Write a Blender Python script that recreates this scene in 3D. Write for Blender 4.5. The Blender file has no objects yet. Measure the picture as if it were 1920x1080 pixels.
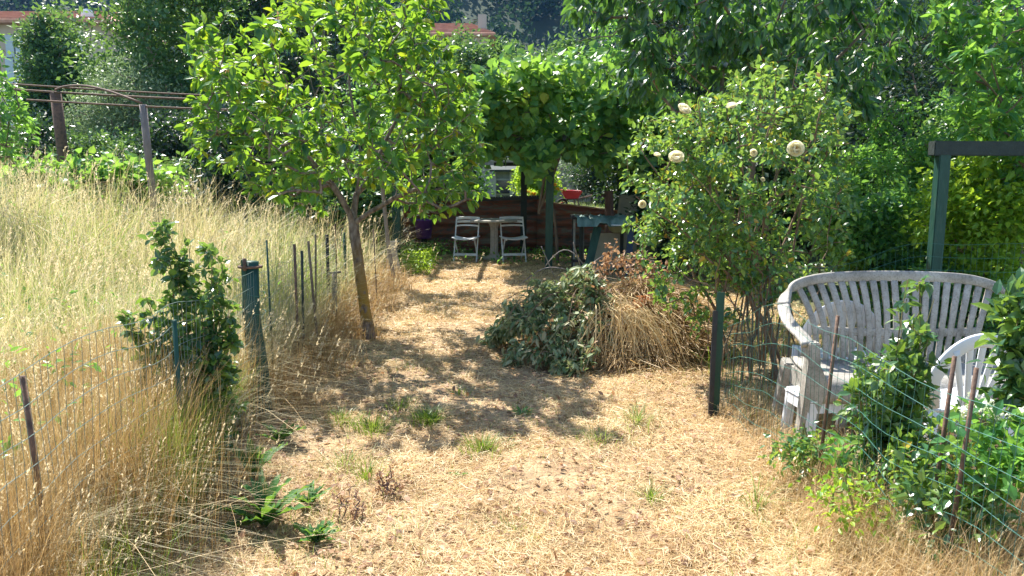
import bpy, bmesh, math, random
import numpy as np
from mathutils import Vector, Matrix
PI = math.pi
R = math.radians
rng = np.random.default_rng(7)
random.seed(7)
SC = bpy.context.scene
COL = SC.collection

# ------------------------------------------------------------------ camera, sky, sun, exposure
EYE = 1.6
FPX = 1450.0
PITCH = R(8.3)
cam = bpy.data.cameras.new('camera'); cam_o = bpy.data.objects.new('camera', cam); COL.objects.link(cam_o)
cam.sensor_width = 36; cam.lens = 36 * FPX / 1920
cam.clip_end = 3000; cam.clip_start = 0.05
cam_o.location = (0, 0, EYE); cam_o.rotation_euler = (PI / 2 - PITCH, 0, 0)
SC.camera = cam_o
SUN_AZ = R(-34)      # from +Y towards -X: behind the garden, on the left
SUN_EL = R(54)
w = bpy.data.worlds.new("World"); SC.world = w; w.use_nodes = True
nt = w.node_tree; nt.nodes.clear()
sky = nt.nodes.new('ShaderNodeTexSky'); sky.sky_type = 'NISHITA'; sky.sun_disc = False
sky.sun_elevation = SUN_EL; sky.sun_rotation = SUN_AZ; sky.altitude = 300; sky.dust_density = 1.0
bg = nt.nodes.new('ShaderNodeBackground'); bg.inputs[1].default_value = 0.12
wo = nt.nodes.new('ShaderNodeOutputWorld')
nt.links.new(sky.outputs[0], bg.inputs[0]); nt.links.new(bg.outputs[0], wo.inputs[0])
sl = bpy.data.lights.new('sun', 'SUN'); sl.energy = 5.0; sl.angle = R(0.5); sl.color = (1.0, 0.95, 0.86)
so = bpy.data.objects.new('sun', sl); COL.objects.link(so)
sdir = Vector((math.sin(SUN_AZ) * math.cos(SUN_EL), math.cos(SUN_AZ) * math.cos(SUN_EL), math.sin(SUN_EL)))
so.rotation_euler = sdir.to_track_quat('Z', 'Y').to_euler()
so.location = (-10, 20, 30)
SC.view_settings.view_transform = 'Standard'; SC.view_settings.look = 'None'
SC.view_settings.exposure = 1.32; SC.view_settings.gamma = 1.0
SC.cycles.max_bounces = 8; SC.cycles.diffuse_bounces = 3; SC.cycles.transmission_bounces = 4; SC.cycles.glossy_bounces = 2
SC.cycles.transparent_max_bounces = 4; SC.cycles.volume_bounces = 0
SC.cycles.use_denoising = True

# ------------------------------------------------------------------ pixel -> place
CP, SP = math.cos(PITCH), math.sin(PITCH)
def ray(px, py):
    a = (px - 960) / FPX; b = (540 - py) / FPX
    return np.array([a, CP + b * SP, -SP + b * CP])
def P(px, py, D):
    d = ray(px, py); return np.array([0, 0, EYE]) + d * (D / d[1])
def G(px, py, z=0.0):
    d = ray(px, py); return np.array([0, 0, EYE]) + d * ((z - EYE) / d[2])

def sstep(a, b, x):
    t = np.clip((x - a) / (b - a), 0, 1); return t * t * (3 - 2 * t)
def gh(x, y):
    x = np.asarray(x, float); y = np.asarray(y, float)
    left = sstep(-2.0, -7.5, x) * 0.75 * sstep(3.5, 10, y)
    back_mid = sstep(16.36, 16.46, y) * 0.62
    back_side = sstep(11, 17, y) * 0.62
    side = np.maximum(sstep(-2.4, -4.5, x), sstep(3.6, 5.5, x))
    back = back_mid * (1 - side) + back_side * side
    far = sstep(60, 140, y) * 4
    n = 0.018 * np.sin(x * 2.3 + 1.1) * np.sin(y * 1.7 + .4) + 0.012 * np.sin(x * 5.1 + y * 3.3) + 0.008 * np.sin(x * 9.3 - y * 7.7)
    bank = 0.07 * np.exp(-((x - 1.55) / .35) ** 2) * sstep(5.6, 4.6, y) + 0.05 * np.exp(-((x + 1.6) / .3) ** 2) * sstep(9, 6, y)
    return np.maximum(left, back) + far + n + bank

# ------------------------------------------------------------------ mesh helpers
def build(name, V, F, mat, parent=None, smooth=False, local=False):
    V = np.asarray(V, float).reshape(-1, 3)
    if parent is not None and not local:
        o_ = parent; off = np.zeros(3)
        while o_ is not None:
            off = off + np.array(o_.location); o_ = o_.parent
        V = V - off
    me = bpy.data.meshes.new(name)
    F = [np.asarray(f, np.int32) for f in F if len(f)]
    me.vertices.add(len(V)); me.vertices.foreach_set('co', V.astype(np.float32).ravel())
    loops = np.concatenate([f.ravel() for f in F]); sizes = np.concatenate([np.full(len(f), f.shape[1], np.int32) for f in F])
    me.loops.add(len(loops)); me.loops.foreach_set('vertex_index', loops)
    me.polygons.add(len(sizes)); starts = np.concatenate([[0], np.cumsum(sizes)[:-1]]).astype(np.int32)
    me.polygons.foreach_set('loop_start', starts)
    me.polygons.foreach_set('use_smooth', np.full(len(sizes), smooth))
    me.update(calc_edges=True); me.validate()
    me.materials.append(mat)
    o = bpy.data.objects.new(name, me); COL.objects.link(o)
    if parent is not None: o.parent = parent
    return o

class MB:
    """collects shapes that become ONE mesh"""
    def __init__(s): s.V = []; s.F = {}; s.n = 0
    def add(s, V, F):
        V = np.asarray(V, float).reshape(-1, 3)
        for f in F:
            f = np.asarray(f, np.int64)
            if len(f): s.F.setdefault(f.shape[1], []).append(f + s.n)
        s.V.append(V); s.n += len(V); return s
    def box(s, c, size, rot=(0, 0, 0), taper=1.0):
        x, y, z = [k / 2 for k in size]
        v = np.array([[i * x * (taper if k < 0 else 1), j * y * (taper if k < 0 else 1), k * z] for k in (-1, 1) for j in (-1, 1) for i in (-1, 1)])
        M = np.array(Matrix.Rotation(rot[2], 3, 'Z') @ Matrix.Rotation(rot[1], 3, 'Y') @ Matrix.Rotation(rot[0], 3, 'X'))
        v = v @ M.T + np.array(c)
        return s.add(v, [[[0, 2, 3, 1], [4, 5, 7, 6], [0, 1, 5, 4], [2, 6, 7, 3], [0, 4, 6, 2], [1, 3, 7, 5]]])
    def bar(s, a, b, wd, th, side=(0, 0, 1), w2=None):
        """rectangular bar from a to b"""
        a = np.array(a, float); b = np.array(b, float); d = b - a; d /= np.linalg.norm(d)
        u = np.cross(d, side); u /= np.linalg.norm(u) + 1e-9; v = np.cross(u, d)
        w2 = w2 or wd
        vs = []
        for p, ww in ((a, wd), (b, w2)):
            for i, j in ((-1, -1), (1, -1), (1, 1), (-1, 1)): vs.append(p + u * i * ww / 2 + v * j * th / 2)
        return s.add(vs, [[[0, 3, 2, 1], [4, 5, 6, 7], [0, 1, 5, 4], [1, 2, 6, 5], [2, 3, 7, 6], [3, 0, 4, 7]]])
    def tube(s, pts, r, n=8, cap=True):
        pts = np.asarray(pts, float); m = len(pts); r = np.broadcast_to(np.asarray(r, float), (m,))
        t = np.gradient(pts, axis=0); t /= np.linalg.norm(t, axis=1)[:, None] + 1e-9
        ref = np.array([0.12, .98, .15]) if abs(t[:, 1]).mean() < .8 else np.array([.98, 0.1, .15])
        u = np.cross(t, ref); u /= np.linalg.norm(u, axis=1)[:, None]; v = np.cross(t, u)
        a = np.linspace(0, 2 * PI, n, endpoint=False)
        vs = pts[:, None] + r[:, None, None] * (np.cos(a)[None, :, None] * u[:, None] + np.sin(a)[None, :, None] * v[:, None])
        q = [[i * n + k, i * n + (k + 1) % n, (i + 1) * n + (k + 1) % n, (i + 1) * n + k] for i in range(m - 1) for k in range(n)]
        F = [q]
        if cap: F.append([list(range(n))[::-1], [(m - 1) * n + k for k in range(n)]])
        return s.add(vs.reshape(-1, 3), F)
    def sweep(s, pts, up, wd, th):
        """rectangular band swept along pts; up[i] is the direction of its width"""
        pts = np.asarray(pts, float); m = len(pts); up = np.asarray(up, float)
        wd = np.broadcast_to(np.asarray(wd, float), (m,)); th = np.broadcast_to(np.asarray(th, float), (m,))
        t = np.gradient(pts, axis=0); t /= np.linalg.norm(t, axis=1)[:, None] + 1e-9
        up = up - (up * t).sum(1)[:, None] * t; up /= np.linalg.norm(up, axis=1)[:, None] + 1e-9
        nn = np.cross(t, up)
        prof = [(-.5, -.3), (-.4, -.5), (.4, -.5), (.5, -.3), (.5, .3), (.4, .5), (-.4, .5), (-.5, .3)]
        vs = np.stack([pts + up * (wd * i)[:, None] + nn * (th * j)[:, None] for i, j in prof], 1).reshape(-1, 3)
        n = 8
        q = [[i * n + k, i * n + (k + 1) % n, (i + 1) * n + (k + 1) % n, (i + 1) * n + k] for i in range(m - 1) for k in range(n)]
        return s.add(vs, [q, [list(range(n))[::-1], [(m - 1) * n + k for k in range(n)]]])
    def lathe(s, prof, c=(0, 0, 0), n=24, sy=1.0):
        a = np.linspace(0, 2 * PI, n, endpoint=False); vs = []
        for r, z in prof:
            for t in a: vs.append((c[0] + r * math.cos(t), c[1] + r * sy * math.sin(t), c[2] + z))
        q = [[i * n + k, i * n + (k + 1) % n, (i + 1) * n + (k + 1) % n, (i + 1) * n + k] for i in range(len(prof) - 1) for k in range(n)]
        return s.add(vs, [q, [list(range(n))[::-1], [(len(prof) - 1) * n + k for k in range(n)]]])
    def build(s, name, mat, parent=None, smooth=False, local=False, bevel=0):
        o = build(name, np.concatenate(s.V), [np.concatenate(f) for f in s.F.values()], mat, parent, smooth, local)
        if bevel:
            bm = bmesh.new(); bm.from_mesh(o.data)
            es = [e for e in bm.edges if len(e.link_faces) == 2 and e.calc_face_angle(0) > .6]
            bmesh.ops.bevel(bm, geom=es, offset=bevel, segments=2, affect='EDGES', clamp_overlap=True)
            bm.to_mesh(o.data); bm.free()
        return o

def thing(name, label, cat, loc=(0, 0, 0), rz=0.0, group=None):
    o = bpy.data.objects.new(name, None); COL.objects.link(o); o.empty_display_size = .2
    o.location = tuple(float(k) for k in loc); o.rotation_euler = (0, 0, rz)
    return tag(o, label, cat, group)
def tag(o, label=None, cat=None, group=None, kind=None):
    if label: o['label'] = label
    if cat: o['category'] = cat
    if group: o['group'] = group
    if kind: o['kind'] = kind
    return o
def copy_tree(o, parent=None):
    c = o.copy(); COL.objects.link(c); c.parent = parent
    for ch in list(o.children): copy_tree(ch, c)
    return c

# ------------------------------------------------------------------ materials
def newmat(name):
    m = bpy.data.materials.new(name); m.use_nodes = True; m.node_tree.nodes.clear(); return m, m.node_tree
def ramp(nt, cols, pos=None, interp='LINEAR'):
    r = nt.nodes.new('ShaderNodeValToRGB'); e = r.color_ramp; e.interpolation = interp
    pos = pos or [i / (len(cols) - 1) for i in range(len(cols))]
    while len(e.elements) < len(cols): e.elements.new(0.5)
    for el, c, p in zip(e.elements, cols, pos): el.position = p; el.color = (*c, 1)
    return r
def leafmat(name, cols, pos=None, trans=0.45, tcol=(0.42, 0.52, 0.03), tmix=0.5, rough=0.42, spec=0.5, noise=0.0, scale=1.5):
    m, nt = newmat(name); L = nt.links.new
    g = nt.nodes.new('ShaderNodeNewGeometry')
    r = ramp(nt, cols, pos); src = g.outputs['Random Per Island']
    if noise:
        tc = nt.nodes.new('ShaderNodeTexCoord'); nz = nt.nodes.new('ShaderNodeTexNoise'); nz.inputs['Scale'].default_value = scale
        L(tc.outputs['Object'], nz.inputs['Vector'])
        mr = nt.nodes.new('ShaderNodeMapRange'); mr.inputs[1].default_value = .3; mr.inputs[2].default_value = .7
        L(nz.outputs[0], mr.inputs[0])
        mx = nt.nodes.new('ShaderNodeMix'); mx.inputs[0].default_value = noise; L(src, mx.inputs[2]); L(mr.outputs[0], mx.inputs[3]); src = mx.outputs[0]
    L(src, r.inputs[0])
    b = nt.nodes.new('ShaderNodeBsdfPrincipled'); b.inputs['Roughness'].default_value = rough; b.inputs['Specular IOR Level'].default_value = spec
    L(r.outputs[0], b.inputs['Base Color'])
    o = nt.nodes.new('ShaderNodeOutputMaterial')
    if trans:
        t = nt.nodes.new('ShaderNodeBsdfTranslucent'); tm = nt.nodes.new('ShaderNodeMix'); tm.data_type = 'RGBA'
        tm.inputs[0].default_value = tmix; L(r.outputs[0], tm.inputs[6]); tm.inputs[7].default_value = (*tcol, 1); L(tm.outputs[2], t.inputs[0])
        mx2 = nt.nodes.new('ShaderNodeMixShader'); mx2.inputs[0].default_value = trans
        L(b.outputs[0], mx2.inputs[1]); L(t.outputs[0], mx2.inputs[2]); L(mx2.outputs[0], o.inputs[0])
    else: L(b.outputs[0], o.inputs[0])
    return m
def surf(name, cols, scale=8, rough=.7, pos=None, bump=.0, bscale=40, spec=.4, detail=6, stretch=(1, 1, 1), metal=0.0, distort=0.0):
    """noise-coloured surface"""
    m, nt = newmat(name); L = nt.links.new
    tc = nt.nodes.new('ShaderNodeTexCoord'); mp = nt.nodes.new('ShaderNodeMapping'); mp.inputs['Scale'].default_value = stretch
    L(tc.outputs['Object'], mp.inputs[0])
    nz = nt.nodes.new('ShaderNodeTexNoise'); nz.inputs['Scale'].default_value = scale; nz.inputs['Detail'].default_value = detail; nz.inputs['Roughness'].default_value = .65
    nz.inputs['Distortion'].default_value = distort
    L(mp.outputs[0], nz.inputs['Vector'])
    mr = nt.nodes.new('ShaderNodeMapRange'); mr.inputs[1].default_value = .3; mr.inputs[2].default_value = .7; L(nz.outputs[0], mr.inputs[0])
    r = ramp(nt, cols, pos); L(mr.outputs[0], r.inputs[0])
    b = nt.nodes.new('ShaderNodeBsdfPrincipled'); b.inputs['Roughness'].default_value = rough; b.inputs['Specular IOR Level'].default_value = spec; b.inputs['Metallic'].default_value = metal
    L(r.outputs[0], b.inputs['Base Color'])
    if bump:
        n2 = nt.nodes.new('ShaderNodeTexNoise'); n2.inputs['Scale'].default_value = bscale; n2.inputs['Detail'].default_value = 5; L(mp.outputs[0], n2.inputs['Vector'])
        bp = nt.nodes.new('ShaderNodeBump'); bp.inputs['Strength'].default_value = bump; bp.inputs['Distance'].default_value = .02; L(n2.outputs[0], bp.inputs['Height']); L(bp.outputs[0], b.inputs['Normal'])
    o = nt.nodes.new('ShaderNodeOutputMaterial'); L(b.outputs[0], o.inputs[0])
    return m

M = {}
M['soil'] = surf('soil', [(.14, .09, .05), (.27, .18, .10), (.42, .30, .17), (.20, .13, .075)], 5, .95, bump=1.0, bscale=30, detail=10)
M['straw'] = leafmat('straw', [(.20, .125, .06), (.48, .325, .15), (.65, .475, .235), (.80, .655, .385), (.54, .38, .165)], trans=.25, tcol=(.8, .55, .2), rough=.5, noise=.4, scale=1.2)
M['tall_dry'] = leafmat('tall_dry', [(.18, .13, .06), (.42, .35, .17), (.58, .53, .30), (.78, .72, .50), (.28, .36, .14)], trans=.4, tcol=(.75, .6, .25), rough=.5, noise=.5, scale=.8)
M['rust_dry'] = leafmat('rust_dry', [(.13, .07, .03), (.32, .19, .07), (.50, .35, .16), (.68, .53, .31)], trans=.3, tcol=(.75, .5, .18), rough=.55, noise=.3)
M['seed'] = leafmat('seed', [(.55, .44, .27), (.78, .69, .48), (.70, .58, .38)], trans=.45, tcol=(.85, .7, .4), rough=.6)
M['grass_green'] = leafmat('grass_green', [(.05, .13, .02), (.12, .25, .04), (.22, .32, .07)], trans=.45, rough=.4)
M['grass_mid'] = leafmat('grass_mid', [(.10, .17, .05), (.22, .31, .11), (.42, .46, .22)], trans=.45, rough=.45, noise=.4, scale=1)
M['fruit_leaf'] = leafmat('fruit_leaf', [(.010, .085, .045), (.02, .135, .05), (.05, .22, .04), (.15, .29, .04), (.42, .40, .02), (.26, .10, .03)], [0, .3, .6, .88, .97, 1], trans=.43, tcol=(.52, .78, .03), tmix=.55, rough=.34, spec=.5)
M['cherry_leaf'] = leafmat('cherry_leaf', [(.008, .05, .036), (.016, .085, .05), (.04, .14, .045), (.10, .24, .04)], trans=.36, tcol=(.34, .66, .05), rough=.3, spec=.75)
M['vine_leaf'] = leafmat('vine_leaf', [(.03, .14, .07), (.06, .21, .08), (.16, .32, .07), (.38, .42, .07)], trans=.45, tcol=(.50, .80, .05), rough=.38, noise=.4, scale=.7)
M['rose_leaf'] = leafmat('rose_leaf', [(.02, .10, .055), (.05, .18, .065), (.12, .27, .06), (.26, .37, .06), (.60, .48, .03), (.38, .14, .04)], [0, .35, .7, .94, .975, 1], trans=.42, tcol=(.50, .70, .07), rough=.28, spec=.9)
M['hedge_leaf'] = leafmat('hedge_leaf', [(.018, .10, .055), (.045, .18, .065), (.13, .32, .06), (.30, .44, .06)], trans=.45, tcol=(.42, .74, .07), rough=.33, noise=.3, scale=1)
M['bright_leaf'] = leafmat('bright_leaf', [(.09, .24, .03), (.20, .38, .04), (.34, .48, .05)], trans=.5, tcol=(.65, .85, .04), rough=.38)
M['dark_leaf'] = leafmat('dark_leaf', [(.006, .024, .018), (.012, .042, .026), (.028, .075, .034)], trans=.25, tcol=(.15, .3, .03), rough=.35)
M['mid_leaf'] = leafmat('mid_leaf', [(.02, .08, .045), (.045, .14, .06), (.10, .22, .07), (.20, .32, .10)], trans=.38, tcol=(.3, .45, .05), rough=.38, noise=.4, scale=.4)
M['silver_leaf'] = leafmat('silver_leaf', [(.10, .17, .09), (.17, .26, .14), (.25, .34, .18)], trans=.35, tcol=(.3, .4, .12), rough=.5)
M['far_leaf'] = leafmat('far_leaf', [(.008, .03, .024), (.016, .05, .035), (.03, .075, .04)], trans=.2, tcol=(.1, .2, .05), rough=.8, spec=.1, noise=.5, scale=.05)
M['sprout_leaf'] = leafmat('sprout_leaf', [(.025, .09, .045), (.05, .14, .06), (.10, .2, .06), (.2, .32, .05)], trans=.35, tcol=(.4, .6, .05), rough=.25, spec=.8)
M['weed_leaf'] = leafmat('weed_leaf', [(.035, .12, .03), (.07, .2, .05)], trans=.35, tcol=(.4, .65, .05), rough=.55, spec=.3)
M['wilt_leaf'] = leafmat('wilt_leaf', [(.07, .15, .06), (.18, .27, .12), (.33, .38, .20), (.46, .38, .21)], trans=.3, tcol=(.35, .4, .1), rough=.45)
M['dead_leaf'] = leafmat('dead_leaf', [(.17, .09, .05), (.35, .20, .11), (.52, .34, .20), (.64, .46, .30)], trans=.3, tcol=(.6, .3, .12), rough=.6)
M['petal'] = leafmat('petal', [(.93, .86, .58), (.95, .92, .76)], trans=.5, tcol=(1, .92, .65), rough=.5)
M['petal_core'] = leafmat('petal_core', [(.82, .52, .20), (.86, .66, .33)], trans=.4, tcol=(.95, .7, .3), rough=.5)
M['white_flower'] = leafmat('white_flower', [(.7, .75, .55), (.85, .85, .7)], trans=.3, tcol=(.8, .8, .5), rough=.6)
M['orange_flower'] = leafmat('orange_flower', [(.8, .3, .03), (.85, .6, .05)], trans=.3, tcol=(.9, .5, .05), rough=.6)
M['bark'] = surf('bark', [(.10, .07, .055), (.20, .15, .11), (.30, .24, .18)], 9, .9, bump=.9, bscale=60, stretch=(1, 1, .35))
M['twig'] = surf('twig', [(.14, .09, .06), (.25, .17, .11)], 12, .85)
M['grey_bark'] = surf('grey_bark', [(.16, .13, .12), (.30, .26, .24)], 8, .9, bump=.6, stretch=(1, 1, .4))
M['green_stem'] = surf('green_stem', [(.14, .14, .05), (.22, .20, .08), (.24, .13, .08)], 10, .7)
M['hay_stem'] = surf('hay_stem', [(.5, .36, .18), (.7, .55, .32)], 10, .8)
M['metal_rust'] = surf('metal_rust', [(.05, .035, .03), (.13, .08, .055), (.2, .11, .07)], 20, .8, bump=.3)
M['green_paint'] = surf('green_paint', [(.008, .035, .028), (.012, .055, .042), (.016, .07, .052), (.04, .085, .062)], 14, .5, bump=.25, stretch=(1, 1, .3))
M['green_metal'] = surf('green_metal', [(.008, .045, .03), (.012, .07, .045)], 20, .45)
M['dark_wood'] = surf('dark_wood', [(.02, .03, .028), (.035, .05, .045)], 12, .7, bump=.3)
M['wire'] = surf('wire', [(.03, .13, .10), (.07, .20, .16)], 20, .4)
M['wire_grey'] = surf('wire_grey', [(.10, .17, .14), (.22, .27, .24)], 20, .5)
M['white_paint'] = surf('white_paint', [(.55, .57, .60), (.74, .76, .78), (.80, .82, .84)], 10, .5, bump=.1)
M['white_plastic'] = surf('white_plastic', [(.72, .74, .78), (.82, .84, .87)], 10, .35)
M['stone_cast'] = surf('stone_cast', [(.34, .31, .27), (.48, .45, .40)], 20, .9, bump=.3)
M['purple'] = surf('purple', [(.10, .04, .24), (.15, .06, .34)], 6, .45)
M['red_paint'] = surf('red_paint', [(.62, .03, .05), (.75, .05, .07)], 6, .4)
M['black'] = surf('black', [(.012, .013, .018), (.03, .032, .04)], 12, .45)
M['rubber'] = surf('rubber', [(.02, .02, .02), (.03, .03, .03)], 12, .8)
M['tarp'] = surf('tarp', [(.05, .11, .10), (.13, .22, .20), (.22, .32, .30)], 5, .5, stretch=(3, .6, 1))
M['blue_paint'] = surf('blue_paint', [(.02, .05, .12), (.03, .08, .18)], 10, .5)
M['pale_board'] = surf('pale_board', [(.30, .31, .26), (.40, .41, .34)], 6, .8)
M['grey_board'] = surf('grey_board', [(.18, .20, .19), (.28, .30, .28)], 6, .8)
M['brown_wood'] = surf('brown_wood', [(.12, .07, .06), (.24, .15, .12)], 12, .9, bump=.6, stretch=(1, 1, .2))
M['olive'] = surf('olive', [(.18, .19, .10), (.26, .26, .14)], 6, .5)
M['plaster'] = surf('plaster', [(.46, .38, .30), (.55, .47, .38)], .5, .95)
M['roof_tile'] = surf('roof_tile', [(.34, .15, .10), (.48, .25, .17), (.55, .33, .24)], 1.2, .9, bump=.4, bscale=4)
M['shutter'] = surf('shutter', [(.42, .52, .58), (.50, .60, .66)], 3, .6)
M['win_glass'] = surf('win_glass', [(.02, .03, .04), (.05, .06, .07)], 3, .1, spec=.8)
M['stone_wall'] = surf('stone_wall', [(.16, .15, .14), (.32, .30, .28), (.46, .43, .40)], 4, .95, bump=.8, bscale=6)
M['hill'] = surf('hill', [(.02, .04, .022), (.04, .065, .03)], .1, .95)
# weathered bench plastic: pale, with grey lichen specks and grime
def bench_mat():
    m, nt = newmat('weathered_plastic'); L = nt.links.new
    tc = nt.nodes.new('ShaderNodeTexCoord')
    n1 = nt.nodes.new('ShaderNodeTexNoise'); n1.inputs['Scale'].default_value = 7; n1.inputs['Detail'].default_value = 8; n1.inputs['Roughness'].default_value = .7
    n2 = nt.nodes.new('ShaderNodeTexNoise'); n2.inputs['Scale'].default_value = 90; n2.inputs['Detail'].default_value = 3
    L(tc.outputs['Object'], n1.inputs[0]); L(tc.outputs['Object'], n2.inputs[0])
    r1 = ramp(nt, [(.19, .175, .15), (.32, .30, .265), (.44, .42, .38)], [.3, .48, .68]); L(n1.outputs[0], r1.inputs[0])
    r2 = ramp(nt, [(.72, .72, .68), (1, 1, 1)], [.34, .5]); L(n2.outputs[0], r2.inputs[0])
    mx = nt.nodes.new('ShaderNodeMix'); mx.data_type = 'RGBA'; mx.blend_type = 'MULTIPLY'; mx.inputs[0].default_value = 1
    L(r1.outputs[0], mx.inputs[6]); L(r2.outputs[0], mx.inputs[7])
    b = nt.nodes.new('ShaderNodeBsdfPrincipled'); b.inputs['Roughness'].default_value = .6; L(mx.outputs[2], b.inputs['Base Color'])
    bp = nt.nodes.new('ShaderNodeBump'); bp.inputs['Strength'].default_value = .25; bp.inputs['Distance'].default_value = .005; L(n2.outputs[0], bp.inputs['Height']); L(bp.outputs[0], b.inputs['Normal'])
    o = nt.nodes.new('ShaderNodeOutputMaterial'); L(b.outputs[0], o.inputs[0]); return m
M['bench'] = bench_mat()
def trunk_mat():
    m, nt = newmat('lichen_bark'); L = nt.links.new
    tc = nt.nodes.new('ShaderNodeTexCoord'); mp = nt.nodes.new('ShaderNodeMapping'); mp.inputs['Scale'].default_value = (1, 1, .4); L(tc.outputs['Object'], mp.inputs[0])
    n1 = nt.nodes.new('ShaderNodeTexNoise'); n1.inputs['Scale'].default_value = 30; n1.inputs['Detail'].default_value = 8; L(mp.outputs[0], n1.inputs[0])
    n2 = nt.nodes.new('ShaderNodeTexNoise'); n2.inputs['Scale'].default_value = 9; n2.inputs['Detail'].default_value = 6; L(tc.outputs['Object'], n2.inputs[0])
    r1 = ramp(nt, [(.10, .07, .055), (.19, .145, .12), (.27, .22, .19)], [.35, .5, .65]); L(n1.outputs[0], r1.inputs[0])
    sp = nt.nodes.new('ShaderNodeSeparateXYZ'); L(tc.outputs['Object'], sp.inputs[0])
    band = ramp(nt, [(0, 0, 0), (.7, .7, .7), (1, 1, 1), (.5, .5, .5), (0, 0, 0)], [.10, .16, .35, .72, 1.05]); L(sp.outputs[2], band.inputs[0])
    th = ramp(nt, [(0, 0, 0), (1, 1, 1)], [.40, .5]); L(n2.outputs[0], th.inputs[0])
    mu = nt.nodes.new('ShaderNodeMath'); mu.operation = 'MULTIPLY'; L(band.outputs[0], mu.inputs[0]); L(th.outputs[0], mu.inputs[1])
    mx = nt.nodes.new('ShaderNodeMix'); mx.data_type = 'RGBA'; L(mu.outputs[0], mx.inputs[0]); L(r1.outputs[0], mx.inputs[6]); mx.inputs[7].default_value = (.36, .21, .03, 1)
    b = nt.nodes.new('ShaderNodeBsdfPrincipled'); b.inputs['Roughness'].default_value = .9; L(mx.outputs[2], b.inputs['Base Color'])
    bp = nt.nodes.new('ShaderNodeBump'); bp.inputs['Strength'].default_value = .9; bp.inputs['Distance'].default_value = .012; L(n1.outputs[0], bp.inputs['Height']); L(bp.outputs[0], b.inputs['Normal'])
    o = nt.nodes.new('ShaderNodeOutputMaterial'); L(b.outputs[0], o.inputs[0]); return m
M['trunk'] = trunk_mat()
M['corrugated'] = surf('corrugated', [(.05, .05, .045), (.13, .11, .09), (.28, .10, .06), (.19, .16, .12), (.30, .26, .21)], 1.8, .75, pos=[0, .3, .52, .7, 1], bump=.2, stretch=(1, 1, 3.5), detail=8, distort=.6)
M['rust_cap'] = surf('rust_cap', [(.30, .12, .06), (.45, .27, .17), (.52, .38, .28)], 5, .8)

# ------------------------------------------------------------------ leaf, grass and branch generators
def unit(v): return v / (np.linalg.norm(v, axis=-1, keepdims=True) + 1e-9)
def rdir(n): return unit(rng.normal(size=(n, 3)))
TPL = {
 'petal': (np.array([(.5, 0, -.16), (0, 0, 0), (.25, .38, .05), (.65, .52, .1), (.93, .34, .16), (1, 0, .12), (.93, -.34, .16), (.65, -.52, .1), (.25, -.38, .05)]),
           [np.array([[0, i, i + 1] for i in range(1, 8)] + [[0, 8, 1]])]),
 'ovate': (np.array([(0, 0, 0), (.30, .44, .12), (.30, 0, 0), (.30, -.44, .12), (.68, .34, .06), (.68, 0, -.04), (.68, -.34, .06), (1, 0, -.16)]),
           [np.array([[0, 2, 1], [0, 3, 2], [5, 7, 4], [6, 7, 5]]), np.array([[2, 5, 4, 1], [3, 6, 5, 2]])]),
 'diamond': (np.array([(0, 0, 0), (.45, .5, .10), (1, 0, -.12), (.45, -.5, .10)]), [np.array([[0, 2, 1], [0, 3, 2]])]),
 'round': (np.array([(.42, 0, -.05), (0, 0, .02), (.02, .36, .05), (.38, .52, .08), (.62, .34, .05), (1, .0, -.1), (.62, -.34, .05), (.38, -.52, .08), (.02, -.36, .05)]),
           [np.array([[0, i, i + 1] for i in range(1, 8)] + [[0, 8, 1]])]),
}
def leaf_geo(pos, ax, nr, L, W, kind):
    T, F = TPL[kind]; n = len(pos); k = len(T)
    ax = unit(ax); sd = unit(np.cross(nr, ax)); nn = np.cross(ax, sd)
    L = np.broadcast_to(L, (n,)); W = np.broadcast_to(W, (n,))
    V = pos[:, None] + T[None, :, 0:1] * (ax * L[:, None])[:, None] + T[None, :, 1:2] * (sd * W[:, None])[:, None] + T[None, :, 2:3] * (nn * W[:, None])[:, None]
    return V.reshape(-1, 3), [(f[None] + (np.arange(n) * k)[:, None, None]).reshape(-1, f.shape[1]) for f in F]
def leaves(name, pos, ax, nr, L, W, kind, mat, parent=None, **kw):
    V, F = leaf_geo(pos, ax, nr, L, W, kind); return build(name, V, F, mat, parent, **kw)
def hang(out, droop=.35, spread=.7, n=None):
    """leaf axes and normals: outwards, a little down, faces roughly up"""
    n = len(out); ax = unit(out + rng.normal(size=(n, 3)) * spread + np.array([0, 0, -droop]))
    nr = unit(np.array([0, 0, 1.0]) + rng.normal(size=(n, 3)) * .55); return ax, nr
def blades(root, az, h, bend, wd, seg=4, tip=.15, face=None):
    n = len(root); t = np.linspace(0, 1, seg + 1)
    h = np.broadcast_to(h, (n,)); bend = np.broadcast_to(bend, (n,)); wd = np.broadcast_to(wd, (n,))
    d = np.stack([np.cos(az), np.sin(az), 0 * az], 1)
    fa = az + PI / 2 + rng.uniform(-.9, .9, n) if face is None else face
    s = np.stack([np.cos(fa), np.sin(fa), 0 * az], 1)
    hor = bend[:, None] * h[:, None] * t[None] ** 2
    z = h[:, None] * (t[None] - .42 * np.minimum(bend, 1.6)[:, None] * t[None] ** 2.4)
    c = root[:, None] + d[:, None] * hor[..., None]; c[..., 2] += z
    ww = wd[:, None] * (1 - (1 - tip) * t[None] ** 1.5) / 2
    V = np.stack([c - s[:, None] * ww[..., None], c + s[:, None] * ww[..., None]], 2).reshape(-1, 3)
    k = 2 * (seg + 1); q = np.array([[2 * i, 2 * i + 1, 2 * i + 3, 2 * i + 2] for i in range(seg)])
    return V, [(q[None] + (np.arange(n) * k)[:, None, None]).reshape(-1, 4)], c[:, -1], d
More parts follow.
